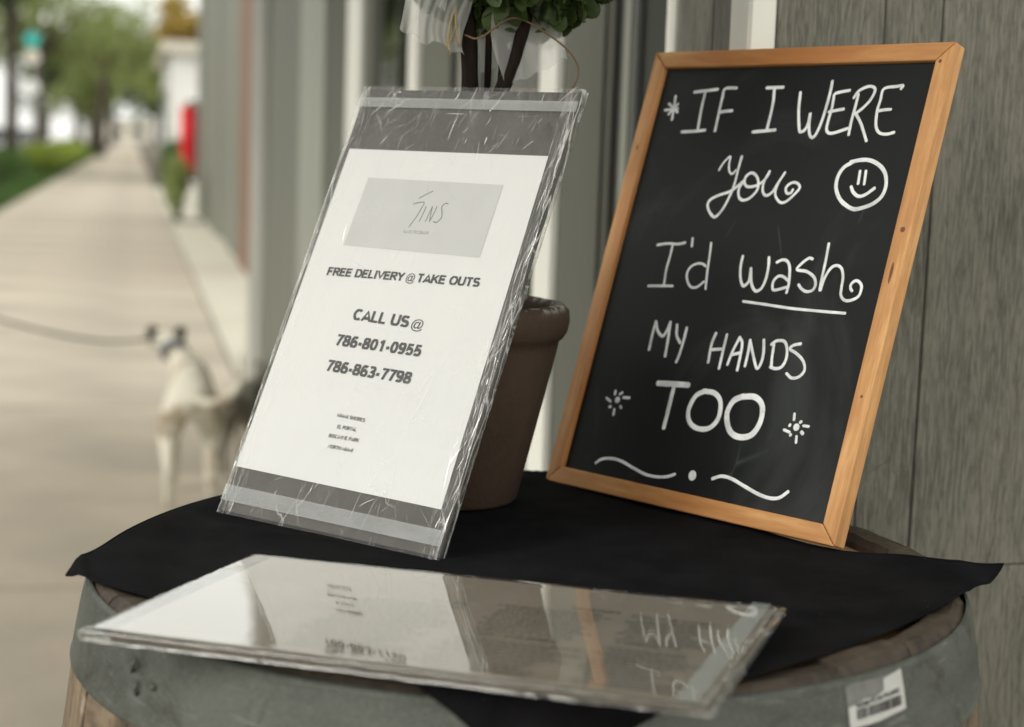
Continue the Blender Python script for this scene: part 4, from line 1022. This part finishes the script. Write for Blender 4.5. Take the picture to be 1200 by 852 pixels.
def ribbon(b, pts, wd, y):
    """one pen stroke: a low rounded bead of chalk marker with round ends"""
    P = catmull([(p[0] / 1000, 0, p[1] / 1000) for p in pts], 7) if len(pts) > 2 else [Vector((p[0] / 1000, 0, p[1] / 1000)) for p in pts]
    r = wd / 2000
    L = sum((P[i + 1] - P[i]).length for i in range(len(P) - 1))
    out = []
    acc = 0
    d0 = (P[1] - P[0]).normalized(); d1 = (P[-1] - P[-2]).normalized()
    for q in (1.0, .87, .5): out.append((P[0] - d0 * r * q * .9, r * sqrt(max(0.0, 1 - q * q)) + r * .02, d0))
    for i, p in enumerate(P):
        d = (P[min(i + 1, len(P) - 1)] - P[max(i - 1, 0)]).normalized()
        out.append((p, r * (1 + .09 * noise.noise(Vector((p.x * 160, p.z * 160, wd)))), d))
    for q in (.5, .87, 1.0): out.append((P[-1] + d1 * r * q * .9, r * sqrt(max(0.0, 1 - q * q)) + r * .02, d1))
    o = len(b.v)
    for p, rr, d in out:
        nx, nz = -d.z, d.x
        for k, (a, h) in enumerate(((-1, 0), (-.75, .00013), (0, .0002), (.75, .00013), (1, 0))):
            b.v.append((p.x + nx * a * rr, y - h * min(1, rr / r + .3), p.z + nz * a * rr))
    for i in range(len(out) - 1):
        for k in range(4): b.f.append((o + i * 5 + k, o + i * 5 + 5 + k, o + i * 5 + 6 + k, o + i * 5 + 1 + k))
LABS = {'asterisk': 'small white asterisk', 'if': 'white handwritten word IF', 'i': 'white handwritten letter I', 'were': 'white handwritten word WERE', 'you': 'white cursive word You', 'smiley_face': 'white drawn smiley face', 'i_d': "white handwritten I'd", 'wash': 'white underlined word wash', 'my': 'white handwritten word MY', 'hands': 'white handwritten word HANDS', 'too': 'thick white word TOO', 'sun_left': 'small white sun drawing on the left', 'sun_right': 'small white sun drawing on the right', 'wave_left': 'white wavy line on the left', 'dot': 'white dot between the wavy lines', 'wave_right': 'white wavy line on the right'}
for key, sts in STROKES.items():
    b = MB()
    for i, st in enumerate(sts): ribbon(b, st[1:], st[0], .0047 - .00004 * i)
    o = obj('drawing' if key in ('asterisk', 'smiley_face', 'sun_left', 'sun_right', 'wave_left', 'dot', 'wave_right') else 'handwriting', b, 'chalk', cb, smooth=True); o['label'] = LABS[key]

# delivery sign in cling film
ds = thing('delivery_sign', 'film wrapped delivery and take out sign leaning on the pot', 'sign')
board_frame(ds, (-.2189, 1.240, .8992), (-.0510, 1.1212, .8986), (-.1285, 1.3656, 1.2184))
SW, SH, ST = .2112, .3620, .0052
bevel(obj('backing_board', MB().box(.001, SW - .001, .0006, ST, .001, SH - .001), 'board_core', ds), .0008)
pb = MB(); nx, nz = 16, 22
PQ = [(.0015, .0365), (.2012, .0342), (.1985, .3078), (.0055, .3072)]
def pq(a, c): return [(PQ[0][i] * (1 - a) + PQ[1][i] * a) * (1 - c) + (PQ[3][i] * (1 - a) + PQ[2][i] * a) * c for i in (0, 1)]
for i in range(nx + 1):
    for k in range(nz + 1):
        x, z = pq(i / nx, k / nz); pb.v.append((x, .0002 - .00012 * noise.noise(Vector((x * 40, z * 40, 5))), z))
for i in range(nx):
    for k in range(nz): a = i * (nz + 1) + k; pb.f.append((a, a + nz + 1, a + nz + 2, a + 1))
obj('paper', pb, 'paper', ds, smooth=True)
def ptext(txt, u0, u1, v, cap, mat='ink', shear=.02, bold=.03, tilt=0.0):
    if '@' in txt:
        me = text_mesh(txt, u0 / 1000, v / 1000, (u1 - u0) / 1000, cap / 1000, shear, bold)
        for q in me.vertices: q.co.y = -.00012; q.co.z += (q.co.x - u0 / 1000) * tilt
    else: me = printed(txt, u0 / 1000, v / 1000, (u1 - u0) / 1000, cap / 1000, shear, .13 if mat == 'ink_grey' else (.265 if cap > 4 else .19), -.00012, tilt)
    o = obj('print', me, mat, ds); return o
obj('logo_panel', MB().add([(.0334, -.00006, .2243), (.1659, -.00006, .2235), (.1666, -.00006, .2826), (.0352, -.00006, .2828)], [(0, 1, 2, 3)]), 'logo_grey', ds, label='pale grey printed logo panel')
lg = MB()
def inkline(pts, wd):
    P = catmull([(p[0] / 1000, 0, p[1] / 1000) for p in pts], 5) if len(pts) > 2 else [Vector((p[0] / 1000, 0, p[1] / 1000)) for p in pts]
    r = wd / 2000; o = len(lg.v); yy = -.00013 - .000004 * len(lg.f) / 10
    for i, p in enumerate(P):
        d = (P[min(i + 1, len(P) - 1)] - P[max(i - 1, 0)]).normalized()
        lg.v += [(p.x + d.z * r, yy, p.z - d.x * r), (p.x - d.z * r, yy, p.z + d.x * r)]
    for i in range(len(P) - 1): a = o + 2 * i; lg.f.append((a, a + 2, a + 3, a + 1))
for pts in [[(92.0, 267.5), (97.5, 271.0), (103.5, 274.5)], [(88.5, 262.5), (93, 264.0), (98.5, 264.5), (97.5, 259.0), (95.5, 252.0), (91.5, 243.5)],
            [(101.6, 261.5), (101.0, 255.5), (99.6, 248.5)], [(105.6, 248.5), (106.6, 255.5), (107.6, 261.8)], [(107.6, 261.8), (108.5, 255.0), (109.4, 248.8)], [(109.4, 248.8), (111.0, 255.5), (112.0, 262.2)],
            [(122.0, 264.5), (119.0, 264.8), (116.6, 262.0), (118.4, 257.5), (119.5, 253.0), (116.6, 249.0), (112.8, 249.2)]]: inkline(pts, .9)
obj('logo', lg, 'ink_grey', ds, label='thin hand drawn SINS logo lettering')
ptext('GASTROBAR', 87.6, 112.2, 238.3, 2.6, 'ink_grey', .0, .0)
ptext('FREE DELIVERY', 26.5, 102.5, 198.0, 7.0, tilt=.018); ptext('@', 104.8, 113.2, 199.6, 6.6, bold=.0, tilt=.018); ptext('TAKE OUTS', 115.4, 173.4, 199.5, 7.2, tilt=.018, bold=.055)
ptext('CALL US', 66.6, 121.0, 164.3, 9.2, tilt=-.02); ptext('@', 124.0, 135.0, 163.2, 7.6, bold=.0)
ptext('786-801-0955', 57.6, 141.0, 142.4, 9.2, tilt=-.005); ptext('786-863-7798', 56.9, 139.7, 121.4, 9.2, tilt=-.012)
ptext('MIAMI SHORES', 83.0, 110.3, 87.6, 2.9, tilt=-.03, bold=.01); ptext('EL PORTAL', 86.5, 105.2, 78.8, 2.9, bold=.01)
ptext('BISCAYNE PARK', 81.4, 110.8, 71.1, 2.9, bold=.01); ptext('NORTH MIAMI', 84.0, 108.3, 63.0, 2.9, bold=.01)
# film wrapped round the board: front, right edge, back, left edge
fm = MB(); sec = []
NF = 90
for i in range(NF + 1): sec.append((-.0008 + (SW + .0016) * i / NF, -.0006, 'f'))
for i in range(1, 7): sec.append((SW + .0010, -.0006 + (ST + .0016) * i / 7, 'r'))
for i in range(13): sec.append((SW + .0008 - (SW + .0016) * i / 12, ST + .0012, 'b'))
for i in range(1, 7): sec.append((-.0010, ST + .0010 - (ST + .0016) * i / 7, 'l'))
NR = 150; K = len(sec)
for k in range(NR + 1):
    z = -.0012 + (SH + .0024) * k / NR
    for (x, y, sd) in sec:
        ex = max(0.0, 1 - min(x + .001, SW + .001 - x) / .012) if sd == 'f' else 1.0
        ez = max(0.0, 1 - min(z, SH - z) / .03)
        amp = .00006 + .00055 * ex + .0003 * ez
        q = noise.noise(Vector((x * 260, y * 300, z * 55))) + .5 * noise.noise(Vector((x * 500, y * 500, z * 190)))
        dx = dy = 0
        if sd == 'f': dy = -abs(q) * amp
        elif sd == 'r': dx = abs(q) * amp * 1.6
        elif sd == 'l': dx = -abs(q) * amp * 1.6
        else: dy = abs(q) * amp
        fm.v.append((x + dx, y + dy, z))
for k in range(NR):
    for i in range(K): j = (i + 1) % K; fm.f.append((k * K + i, k * K + j, (k + 1) * K + j, (k + 1) * K + i))
obj('cling_film', fm, 'film', ds, smooth=True)
def tape_strip(name, pts, mat, parent, y, flat=False):
    b = MB(); n = 40
    (x0, z0, x1, z1, h0, h1) = pts
    for i in range(n + 1):
        f_ = i / n; x = x0 + (x1 - x0) * f_; z = z0 + (z1 - z0) * f_; h = h0 + (h1 - h0) * f_
        for k in range(4):
            yy = y - .0003 * abs(noise.noise(Vector((x * 120, k * .7, z * 30))))
            b.v.append((x, yy, z + h * k / 3))
    for i in range(n):
        for k in range(3): a = i * 4 + k; b.f.append((a, a + 4, a + 5, a + 1))
    return obj(name, b, mat, parent, smooth=True)
cr = MB(); rc = random.Random(8)
for i in range(480):
    q = rc.random()
    if q < .30: x, z = rc.uniform(.004, SW - .004), rc.uniform(.308, SH - .003); L = rc.uniform(.003, .020); an = rc.gauss(1.25, .55)
    elif q < .42: x, z = rc.uniform(.004, SW - .004), rc.uniform(.004, .036); L = rc.uniform(.003, .016); an = rc.gauss(1.2, .6)
    elif q < .78: x, z = SW - abs(rc.gauss(0, .005)) - .0005, rc.uniform(.002, SH - .002); L = rc.uniform(.004, .022); an = rc.gauss(1.57, .22)
    elif q < .90: x, z = abs(rc.gauss(0, .003)) + .0005, rc.uniform(.002, SH - .002); L = rc.uniform(.004, .018); an = rc.gauss(1.5, .25)
    else: x, z = rc.uniform(.01, SW - .01), rc.uniform(.04, .30); L = rc.uniform(.004, .022); an = rc.gauss(.2, .9)
    wd = (.00005 + .00016 * rc.random() ** 2.5) * (1 if q < .9 else .7); L *= rc.choice([1, 1, 1, 1.7]); m = 5; o = len(cr.v); bend = rc.uniform(-.25, .25)
    for k in range(m):
        f_ = k / (m - 1) - .5; aa = an + bend * f_; px_ = x + cos(aa) * L * f_; pz_ = z + sin(aa) * L * f_
        px_ = max(-.0004, min(SW + .0004, px_)); w_ = wd * (1 - 3.4 * f_ * f_)
        cr.v += [(px_ - sin(aa) * w_, -.0016 - .00001 * (i % 9), pz_ + cos(aa) * w_), (px_ + sin(aa) * w_, -.00155 - .00001 * (i % 9), pz_ - cos(aa) * w_)]
    for k in range(m - 1): a = o + 2 * k; cr.f.append((a, a + 2, a + 3, a + 1))
obj('film_crease_glints', cr, 'crease_glint', ds, kind='stuff')  # thin pale strips that paint the highlights along creases in the film
tape_strip('tape', (-.0006, .3440, SW + .0006, .3435, .0085, .0085), 'tape', ds, -.0019)
tape_strip('tape', (-.0006, .0088, SW + .0006, .0080, .0125, .0115), 'tape', ds, -.0019)

# flat menu board in cling film
mn = thing('menu_board', 'film wrapped menu lying flat over the front rim of the barrel', 'menu')
MP = [Vector((-.2283, .8892, .909)), Vector((.1020, .7784, .9155)), Vector((-.1628, 1.0833, .9062))]
e = (MP[1] - MP[0]).normalized(); v_ = (MP[2] - MP[0]); v_ = (v_ - e * v_.dot(e)).normalized(); zz = e.cross(v_)
mn.matrix_world = Matrix(((e.x, v_.x, zz.x, MP[0].x), (e.y, v_.y, zz.y, MP[0].y), (e.z, v_.z, zz.z, MP[0].z), (0, 0, 0, 1)))
MW, MH = .3498, .2049
for k, (z0, z1) in enumerate(((-.0028, -.0006), (-.0054, -.0031))):
    o = obj('backing_board', MB().box(.010 + .002 * k, MW - .003, .001 + .0015 * k, MH - .001, z0, z1), 'board_edge', mn); bevel(o, .0005, 1)
mp = MB(); nx, ny = 40, 24
for i in range(nx + 1):
    for k in range(ny + 1):
        x, y = .010 + (MW - .014) * i / nx, .004 + (MH - .008) * k / ny
        mp.v.append((x, y, -.0004 + .00015 * noise.noise(Vector((x * 20, y * 20, 2)))))
for i in range(nx):
    for k in range(ny): a = i * (ny + 1) + k; mp.f.append((a, a + ny + 1, a + ny + 2, a + 1))
obj('menu_sheet', mp, 'menu_paper', mn, smooth=True)
def mtext(txt, x, y, w, cap, bold=.02):
    me = printed(txt, x, y, w, cap, 0, .16, 0)
    me.v = [(a, c, -.00012 + b_) for a, b_, c in me.v]; me.f = [tuple(reversed(f)) for f in me.f]
    return obj('print', me, 'ink', mn)
E3 = lambda px: None
mtext('DINNER', .150, .135, .022, .0040); mtext('MAIN COURSES', .196, .078, .050, .0050); mtext('STARTERS', .232, .152, .030, .0042)
mtext('INGREDIENTS', .276, .090, .036, .0042); mtext('FROM THE GARDEN', .270, .148, .052, .0036)
ln = MB(); rl = random.Random(4)
for (x0, x1, ya, yb) in ((.10, .178, .015, .128), (.182, .262, .012, .070), (.186, .262, .088, .145), (.268, .328, .012, .084), (.268, .328, .098, .142)):
    y = ya
    while y < yb:
        x = x0 + rl.uniform(0, .012); xe = x1 - rl.uniform(0, .02)
        while x < xe:
            wv = rl.uniform(.0018, .006); ln.add([(x, y, -.00012), (x + wv, y, -.00012), (x + wv, y + .0015, -.00012), (x, y + .0015, -.00012)], [(0, 1, 2, 3)]); x += wv + .0011
        y += .0062
obj('small_print', ln, 'ink', mn, kind='stuff')
# the film: top face, folded rim, underside
fb = MB(); NX, NY = 110, 60
def ftop(x, y):
    ed = min(x + .006, MW + .001 - x, y + .001, MH + .001 - y)
    ex = max(0.0, 1 - ed / .014)
    q = noise.noise(Vector((x * 35, y * 140, 4))) + .5 * noise.noise(Vector((x * 130, y * 320, 4)))
    return .0005 + .00012 * noise.noise(Vector((x * 9, y * 16, 8))) + .00055 * ex * abs(q) - .0011 * max(0, 1 - ed / .003) ** 2
for i in range(NX + 1):
    for k in range(NY + 1):
        x, y = -.006 + (MW + .007) * i / NX, -.001 + (MH + .002) * k / NY
        fb.v.append((x, y, ftop(x, y)))
for i in range(NX):
    for k in range(NY): a = i * (NY + 1) + k; fb.f.append((a, a + NY + 1, a + NY + 2, a + 1))
ring = [(i, 0) for i in range(NX)] + [(NX, k) for k in range(NY)] + [(NX - i, NY) for i in range(NX)] + [(0, NY - k) for k in range(NY)]
prev = [a * (NY + 1) + b for a, b in ring]
for lv in range(1, 5):
    o = len(fb.v)
    for (a, b_) in ring:
        v = fb.v[a * (NY + 1) + b_]
        q = noise.noise(Vector((v[0] * 90, v[1] * 90, lv * 2.3)))
        cx_, cy_ = MW / 2 - v[0], MH / 2 - v[1]; l = hypot(cx_, cy_)
        off = -.0006 + .0013 * abs(q) - .001 * (lv == 4)
        fb.v.append((v[0] - cx_ / l * off, v[1] - cy_ / l * off, v[2] - .00135 * lv + .0003 * q))
    cur = list(range(o, o + len(ring)))
    for i in range(len(ring)): j = (i + 1) % len(ring); fb.f.append((prev[i], cur[i], cur[j], prev[j]))
    prev = cur
fb.f.append(tuple(prev))
obj('cling_film', fb, 'film_flat', mn, smooth=True)
tb = MB()
for i in range(25):
    y = MH * i / 24
    for k in range(4): tb.v.append((.3305 + .0115 * k / 3, y, .0016 + .0002 * noise.noise(Vector((k, y * 60, 0)))))
for i in range(24):
    for k in range(3): a = i * 4 + k; tb.f.append((a, a + 1, a + 5, a + 4))
obj('tape', tb, 'tape_blue', mn, smooth=True)

# ---------------------------------------------------------------- potted topiary
PX, PY, PZ = -.045, 1.325, .8978
tp = thing('topiary_plant', 'potted topiary with bare twisted stems and a leafy ball', 'plant', (PX, PY, PZ))
pot_prof = [(.0, .0), (.050, .0), (.053, .003), (.0815, .126), (.0825, .132), (.0855, .134), (.0885, .139), (.0900, .147), (.0890, .155), (.0850, .1605), (.0800, .1615), (.0770, .158), (.0755, .150), (.072, .138), (.0, .138)]
pm = MB().lathe(pot_prof, 96)
for k, v in enumerate(pm.v):
    q = noise.noise(Vector(v) * 30) * .0008 + (noise.noise(Vector(v) * 120) * .0007 if v[2] > .15 else 0); l = max(.001, hypot(v[0], v[1])); pm.v[k] = (v[0] * (1 + q / l), v[1] * (1 + q / l), v[2] + (q if v[2] > .14 else 0))
obj('pot', pm, 'pot', tp, smooth=True)
sm = MB(); rr_ = random.Random(1)
for i in range(25):
    for k in range(25):
        x, y = -.076 + .152 * i / 24, -.076 + .152 * k / 24; sm.v.append((x, y, .1395 + .006 * noise.noise(Vector((x * 60, y * 60, 0)))))
for i in range(24):
    for k in range(24):
        if hypot(-.076 + .152 * (i + .5) / 24, -.076 + .152 * (k + .5) / 24) < .075: a = i * 25 + k; sm.f.append((a, a + 25, a + 26, a + 1))
obj('soil', sm, 'soil', tp, smooth=True)
BC = Vector((.035, .03, .477))      # ball centre, local
stems = [[(-.006, -.01, .13), (-.004, -.006, .22), (.004, -.004, .30), (.003, -.008, .36), (-.004, 0, .44)],
         [(.004, .012, .13), (.016, .010, .25), (.018, .002, .33), (.018, -.002, .38), (.020, .01, .46)],
         [(.010, -.012, .13), (.014, -.012, .22), (.022, -.014, .30), (.036, -.012, .345), (.046, -.004, .385), (.052, .004, .45)],
         [(-.004, .004, .13), (.012, .008, .25), (.030, .004, .33), (.026, .0, .38), (.018, .006, .45)]]
for st, r in zip(stems, (.0074, .0030, .0066, .0050)):
    P = catmull(st, 8); b = MB().tube(P, [r * (1.08 - .3 * i / len(P)) * (1 + .12 * noise.noise(Vector((i * .35, r * 900, 0)))) for i in range(len(P))], 12)
    obj('stem', b, 'stem_bark', tp, smooth=True)
rt_ = random.Random(21)
# inner twigs and ball of leaves
tw = MB()
for k in range(70):
    d = Vector((rt_.gauss(0, 1), rt_.gauss(0, 1), rt_.gauss(0, 1))).normalized(); a = Vector((.012, 0, .43)); e_ = BC + d * .095
    tw.tube(catmull([a, (a + e_) / 2 + Vector((rt_.uniform(-.01, .01), rt_.uniform(-.01, .01), .01)), e_], 3), [.0016, .0014, .0012, .001, .001, .0009, .0008], 5)
obj('twigs', tw, 'stem_bark', tp)
lf = MB()
LW = [(0, .0), (.0022, .12), (.0046, .35), (.0056, .6), (.0050, .82), (.0026, .96), (.0, 1.0)]
for i, (w_, t_) in enumerate(LW):
    z_ = .0022 * (t_ * (1 - t_)) * 4 - .003 * t_ * t_
    lf.v += [(-w_, t_ * .017, z_ + w_ * .28), (0, t_ * .017, z_), (w_, t_ * .017, z_ + w_ * .28)]
for i in range(len(LW) - 1):
    a = i * 3; lf.f += [(a, a + 1, a + 4, a + 3), (a + 1, a + 2, a + 5, a + 4)]
leaf_me = lf.mesh('leaf', True)
def leaf_matrix(rg, d, p):
    out = (d * 1.0 + Vector((rg.gauss(0, .45), rg.gauss(0, .45), rg.gauss(0, .45) - .25))).normalized()
    side = out.cross(Vector((rg.gauss(0, 1), rg.gauss(0, 1), rg.gauss(0, 1)))).normalized(); nn = side.cross(out)
    s = rg.uniform(.75, 1.25)
    return Matrix(((side.x * s, out.x * s, nn.x * s, p.x), (side.y * s, out.y * s, nn.y * s, p.y), (side.z * s, out.z * s, nn.z * s, p.z), (0, 0, 0, 1)))
crown = MB(); nleaf = 0
ylf = 0
for i in range(3600):
    d = Vector((rt_.gauss(0, 1), rt_.gauss(0, 1), rt_.gauss(0, 1))).normalized()
    rad = .104 * (1 + .07 * noise.noise(d * 2.5)) * (1 - .35 * rt_.random() ** 2.2)
    p = BC + d * rad * .92
    if i % 9 == 0: pass
    mtx = leaf_matrix(rt_, d, p)
    if p.z < BC.z - .045 and nleaf < 290:
        o = obj('leaf', leaf_me, 'leaf_plant', tp); o.matrix_local = mtx; nleaf += 1
    else:
        crown.add([mtx @ Vector(v) for v in lf.v], lf.f)
obj('crown', crown, 'leaf_plant', tp, smooth=True, kind='stuff')
# a few pale young leaves at the lower left
yl = leaf_me.copy(); yl.materials.clear(); yl.materials.append(M['leaf_young'])
for k in range(9):
    p = BC + Vector((-.088 + .006 * (k % 3), -.03 - .008 * (k // 3), -.052 + .007 * (k % 4)))
    o = obj('leaf', yl, None, tp); o.matrix_local = leaf_matrix(rt_, Vector((-.6, -.5, -.4)).normalized(), p); o['label'] = 'pale yellow green young leaf'
# white tulle ribbon, twine and straw tied round the stems
rb_ = thing('tulle_ribbon', 'sheer white ribbon bow tied round the topiary stems', 'ribbon', (PX, PY, PZ))
def sheet(name, spine, mat, parent, seed, fold=.006, nf=5.0):
    """spine: list of (left point, right point); the cloth is gathered into soft folds across its width"""
    b = MB(); Lp = catmull([s[0] for s in spine], 8); Rp = catmull([s[1] for s in spine], 8); n = 26
    for i, (l, r) in enumerate(zip(Lp, Rp)):
        f_ = i / (len(Lp) - 1)
        for k in range(n + 1):
            u = k / n; p = l.lerp(r, u)
            p = p + Vector((0, -1, .15)) * fold * (.35 + .65 * f_) * (2.6 * noise.noise(Vector((u * nf * 1.3, seed, f_ * .9))) + .18 * sin(u * nf * 7 + seed + 2 * f_)) + Vector((.4, 0, 1)) * .009 * noise.noise(Vector((u * 4, f_ * 3, seed)))
            b.v.append(tuple(p))
    for i in range(len(Lp) - 1):
        for k in range(n): a = i * (n + 1) + k; b.f.append((a, a + 1, a + n + 2, a + n + 1))
    return obj(name, b, mat, parent, smooth=True)
sheet('bow_loop', [((-.002, -.012, .425), (.004, -.014, .405)), ((-.016, -.028, .440), (.004, -.022, .388)), ((-.040, -.030, .425), (-.002, -.020, .366)), ((-.050, -.024, .370), (.0, -.016, .352))], 'tulle', rb_, 1.0)
sheet('bow_loop', [((-.012, -.016, .428), (-.006, -.018, .410)), ((-.030, -.032, .452), (-.010, -.030, .42)), ((-.052, -.034, .445), (-.016, -.028, .385))], 'tulle', rb_, 4.0, .008, 4)
sheet('bow_tail', [((.012, -.010, .425), (.016, .004, .42)), ((.018, -.018, .400), (.048, .006, .415)), ((.020, -.020, .368), (.068, .004, .392)), ((.032, -.018, .331), (.080, .0, .352))], 'tulle', rb_, 2.0, .004, 3)
sheet('bow_tail', [((.012, -.004, .42), (.03, .004, .43)), ((.008, .010, .39), (.06, .012, .41)), ((.012, .012, .342), (.074, .012, .364))], 'tulle', rb_, 3.3, .005, 3)
obj('twine', MB().tube(catmull([(.0, -.016, .368), (.012, -.024, .366), (.036, -.020, .382), (.062, -.016, .372), (.084, -.014, .355), (.088, -.014, .338), (.074, -.014, .318)], 8), .0008, 7), 'twine', rb_, smooth=True)
for k in range(5):
    a = Vector((-.008, -.018, .392)); b = a + Vector((rt_.uniform(-.010, .004), rt_.uniform(-.008, 0), rt_.uniform(-.045, -.025)))
    obj('straw', MB().tube(catmull([a, (a + b) / 2 + Vector((rt_.uniform(-.006, .006), -.004, 0)), b], 5), .0006, 5), 'straw', rb_, smooth=True)

# ---------------------------------------------------------------- dogs
def skinned(name, joints, edges, root, mat, parent, sub=2):
    me = bpy.data.meshes.new(name); keys = list(joints); idx = {k: i for i, k in enumerate(keys)}
    me.from_pydata([joints[k][:3] for k in keys], [(idx[a], idx[b]) for a, b in edges], [])
    o = bpy.data.objects.new(name, me); COL.objects.link(o); o.parent = parent
    o.modifiers.new('skin', 'SKIN')
    if not me.skin_vertices: me.attributes.new('skin', 'FLOAT', 'POINT') if False else None
    sv = me.skin_vertices[0].data
    for k in keys:
        r = joints[k][3]; r2 = joints[k][4] if len(joints[k]) > 4 else r
        sv[idx[k]].radius = (r, r2); sv[idx[k]].use_root = (k == root)
    s = o.modifiers.new('sub', 'SUBSURF'); s.levels = sub; s.render_levels = sub
    for p in me.polygons: p.use_smooth = True
    o.modifiers['skin'].use_smooth_shade = True
    me.materials.append(M[mat])
    return o
def dog(label, loc, rz, k, mat, head_turn, earm, tail, collar=True, group=None):
    """x to the dog's right, y ahead, k scales a 0.46 m tall dog"""
    t = thing('dog', label, 'dog', loc, rz, group)
    J = {'pelvis': (0, 0, .400, .078, .080), 'loin': (0, .10, .408, .068, .078), 'chest': (0, .27, .395, .080, .100), 'withers': (0, .37, .405, .070, .088),
         'neck': (head_turn[0] * .3, .43, .455, .048), 'neck2': (head_turn[0] * .7, .48, .495, .042), 'skull': (head_turn[0], .50 + head_turn[1] * .3, .525, .048, .046), 'brow': (head_turn[0] + head_turn[2] * .05, .54 + head_turn[1] * .3, .52, .038),
         'muzzle': (head_turn[0] + head_turn[2] * .10, .575 + head_turn[1] * .3, .505, .025), 'nose': (head_turn[0] + head_turn[2] * .13, .60 + head_turn[1] * .3, .502, .018)}
    E = [('pelvis', 'loin'), ('loin', 'chest'), ('chest', 'withers'), ('withers', 'neck'), ('neck', 'neck2'), ('neck2', 'skull'), ('skull', 'brow'), ('brow', 'muzzle'), ('muzzle', 'nose')]
    for s, nm, dy in ((-1, 'L', .0), (1, 'R', .05)):
        J['hip' + nm] = (s * .055, .0, .345, .055, .060); J['knee' + nm] = (s * .075, .065 + dy * .5, .245, .040); J['hock' + nm] = (s * .072, -.045 + dy, .150, .019)
        J['hpast' + nm] = (s * .072, -.03 + dy, .045, .016); J['hpaw' + nm] = (s * .072, .005 + dy, .020, .020, .018)
        E += [('pelvis', 'hip' + nm), ('hip' + nm, 'knee' + nm), ('knee' + nm, 'hock' + nm), ('hock' + nm, 'hpast' + nm), ('hpast' + nm, 'hpaw' + nm)]
        J['sh' + nm] = (s * .058, .36, .325, .042); J['elb' + nm] = (s * .065, .335 - dy, .235, .028); J['wrist' + nm] = (s * .062, .345 - dy, .115, .018)
        J['fpast' + nm] = (s * .062, .350 - dy, .04, .016); J['fpaw' + nm] = (s * .062, .375 - dy, .018, .020, .017)
        E += [('withers', 'sh' + nm), ('sh' + nm, 'elb' + nm), ('elb' + nm, 'wrist' + nm), ('wrist' + nm, 'fpast' + nm), ('fpast' + nm, 'fpaw' + nm)]
    last = 'pelvis'
    for i, p in enumerate(tail): J['t%d' % i] = (*p, .018 - .0016 * i); E.append((last, 't%d' % i)); last = 't%d' % i
    J = {a: tuple(q * k for q in b) for a, b in J.items()}
    skinned('body', J, E, 'pelvis', mat, t)
    hx, hy, hz = J['skull'][:3]
    for s in (-1, 1):
        b = MB(); w = .023 * k
        base = Vector((hx + s * .032 * k, hy, hz + .026 * k)); tip = base + Vector((s * .026 * k, .005 * k, -.048 * k)); mid = base + Vector((s * .026 * k, 0, .002 * k))
        b.tube(catmull([base, mid, tip], 5), [w * .5, w * .62, w * .72, w * .75, w * .74, w * .68, w * .6, w * .48, w * .34, w * .2, w * .06], 10)
        for i, v in enumerate(b.v): b.v[i] = (v[0], hy + (v[1] - hy) * .45, v[2])
        obj('ear', b, earm, t, smooth=True)
    n_ = J['nose']; obj('nose', MB().lathe([(0, -.012 * k), (.010 * k, -.008 * k), (.013 * k, 0), (.010 * k, .008 * k), (0, .012 * k)], 12), 'fur_black', t, loc=(n_[0] + head_turn[2] * .012 * k, n_[1] + .014 * k, n_[2] + .006 * k), smooth=True)
    m_ = J['brow']
    for s in (-1, 1):
        obj('eye', MB().lathe([(0, -.007 * k), (.006 * k, -.004 * k), (.007 * k, 0), (.006 * k, .004 * k), (0, .007 * k)], 10), 'fur_black', t, loc=(m_[0] + s * .026 * k, m_[1] + .020 * k, m_[2] + .020 * k), smooth=True)
    if collar:
        c_ = J['neck2']; o = obj('collar', MB().lathe([(.046 * k, -.012 * k), (.051 * k, -.012 * k), (.051 * k, .012 * k), (.046 * k, .012 * k)], 28, close=True), 'collar', t, loc=(c_[0], c_[1] - .01 * k, c_[2]), smooth=True); o.rotation_euler = (-.7, head_turn[0] * 3, 0)
    return t
dloc = F(.185, 5.3, 0)
dog('cream white dog on a leash standing with its back to the camera', (dloc.x, dloc.y, .0), FACADE - .05, .93, 'fur_white', (-.10, .25, -.55), 'fur_black', [(.01, -.06, .40), (.05, -.10, .385), (.11, -.12, .40), (.155, -.12, .44), (.17, -.11, .50), (.16, -.10, .56)])
d2 = F(.37, 5.8, 0)
dog('small dark dog beside the white dog, half hidden behind the delivery sign', (d2.x, d2.y, 0), FACADE - .25, .66, 'fur_dark', (.05, .1, .5), 'fur_dark', [(.0, -.06, .41), (.01, -.09, .46), (.02, -.10, .51), (.03, -.09, .54)], False)
le = MB(); a = Vector((dloc.x - .18, dloc.y + .47, .50))
le.tube(catmull([a, a + Vector((-.09, -.04, -.012)), a + Vector((-.22, -.10, -.01)), a + Vector((-.40, -.17, .03)), a + Vector((-.62, -.25, .11)), a + Vector((-.95, -.36, .30)), a + Vector((-1.3, -.5, .62))], 8), .0048, 7)
obj('leash', le, 'leash', smooth=True, label='dark leash running from the white dog out of frame left', category='leash')
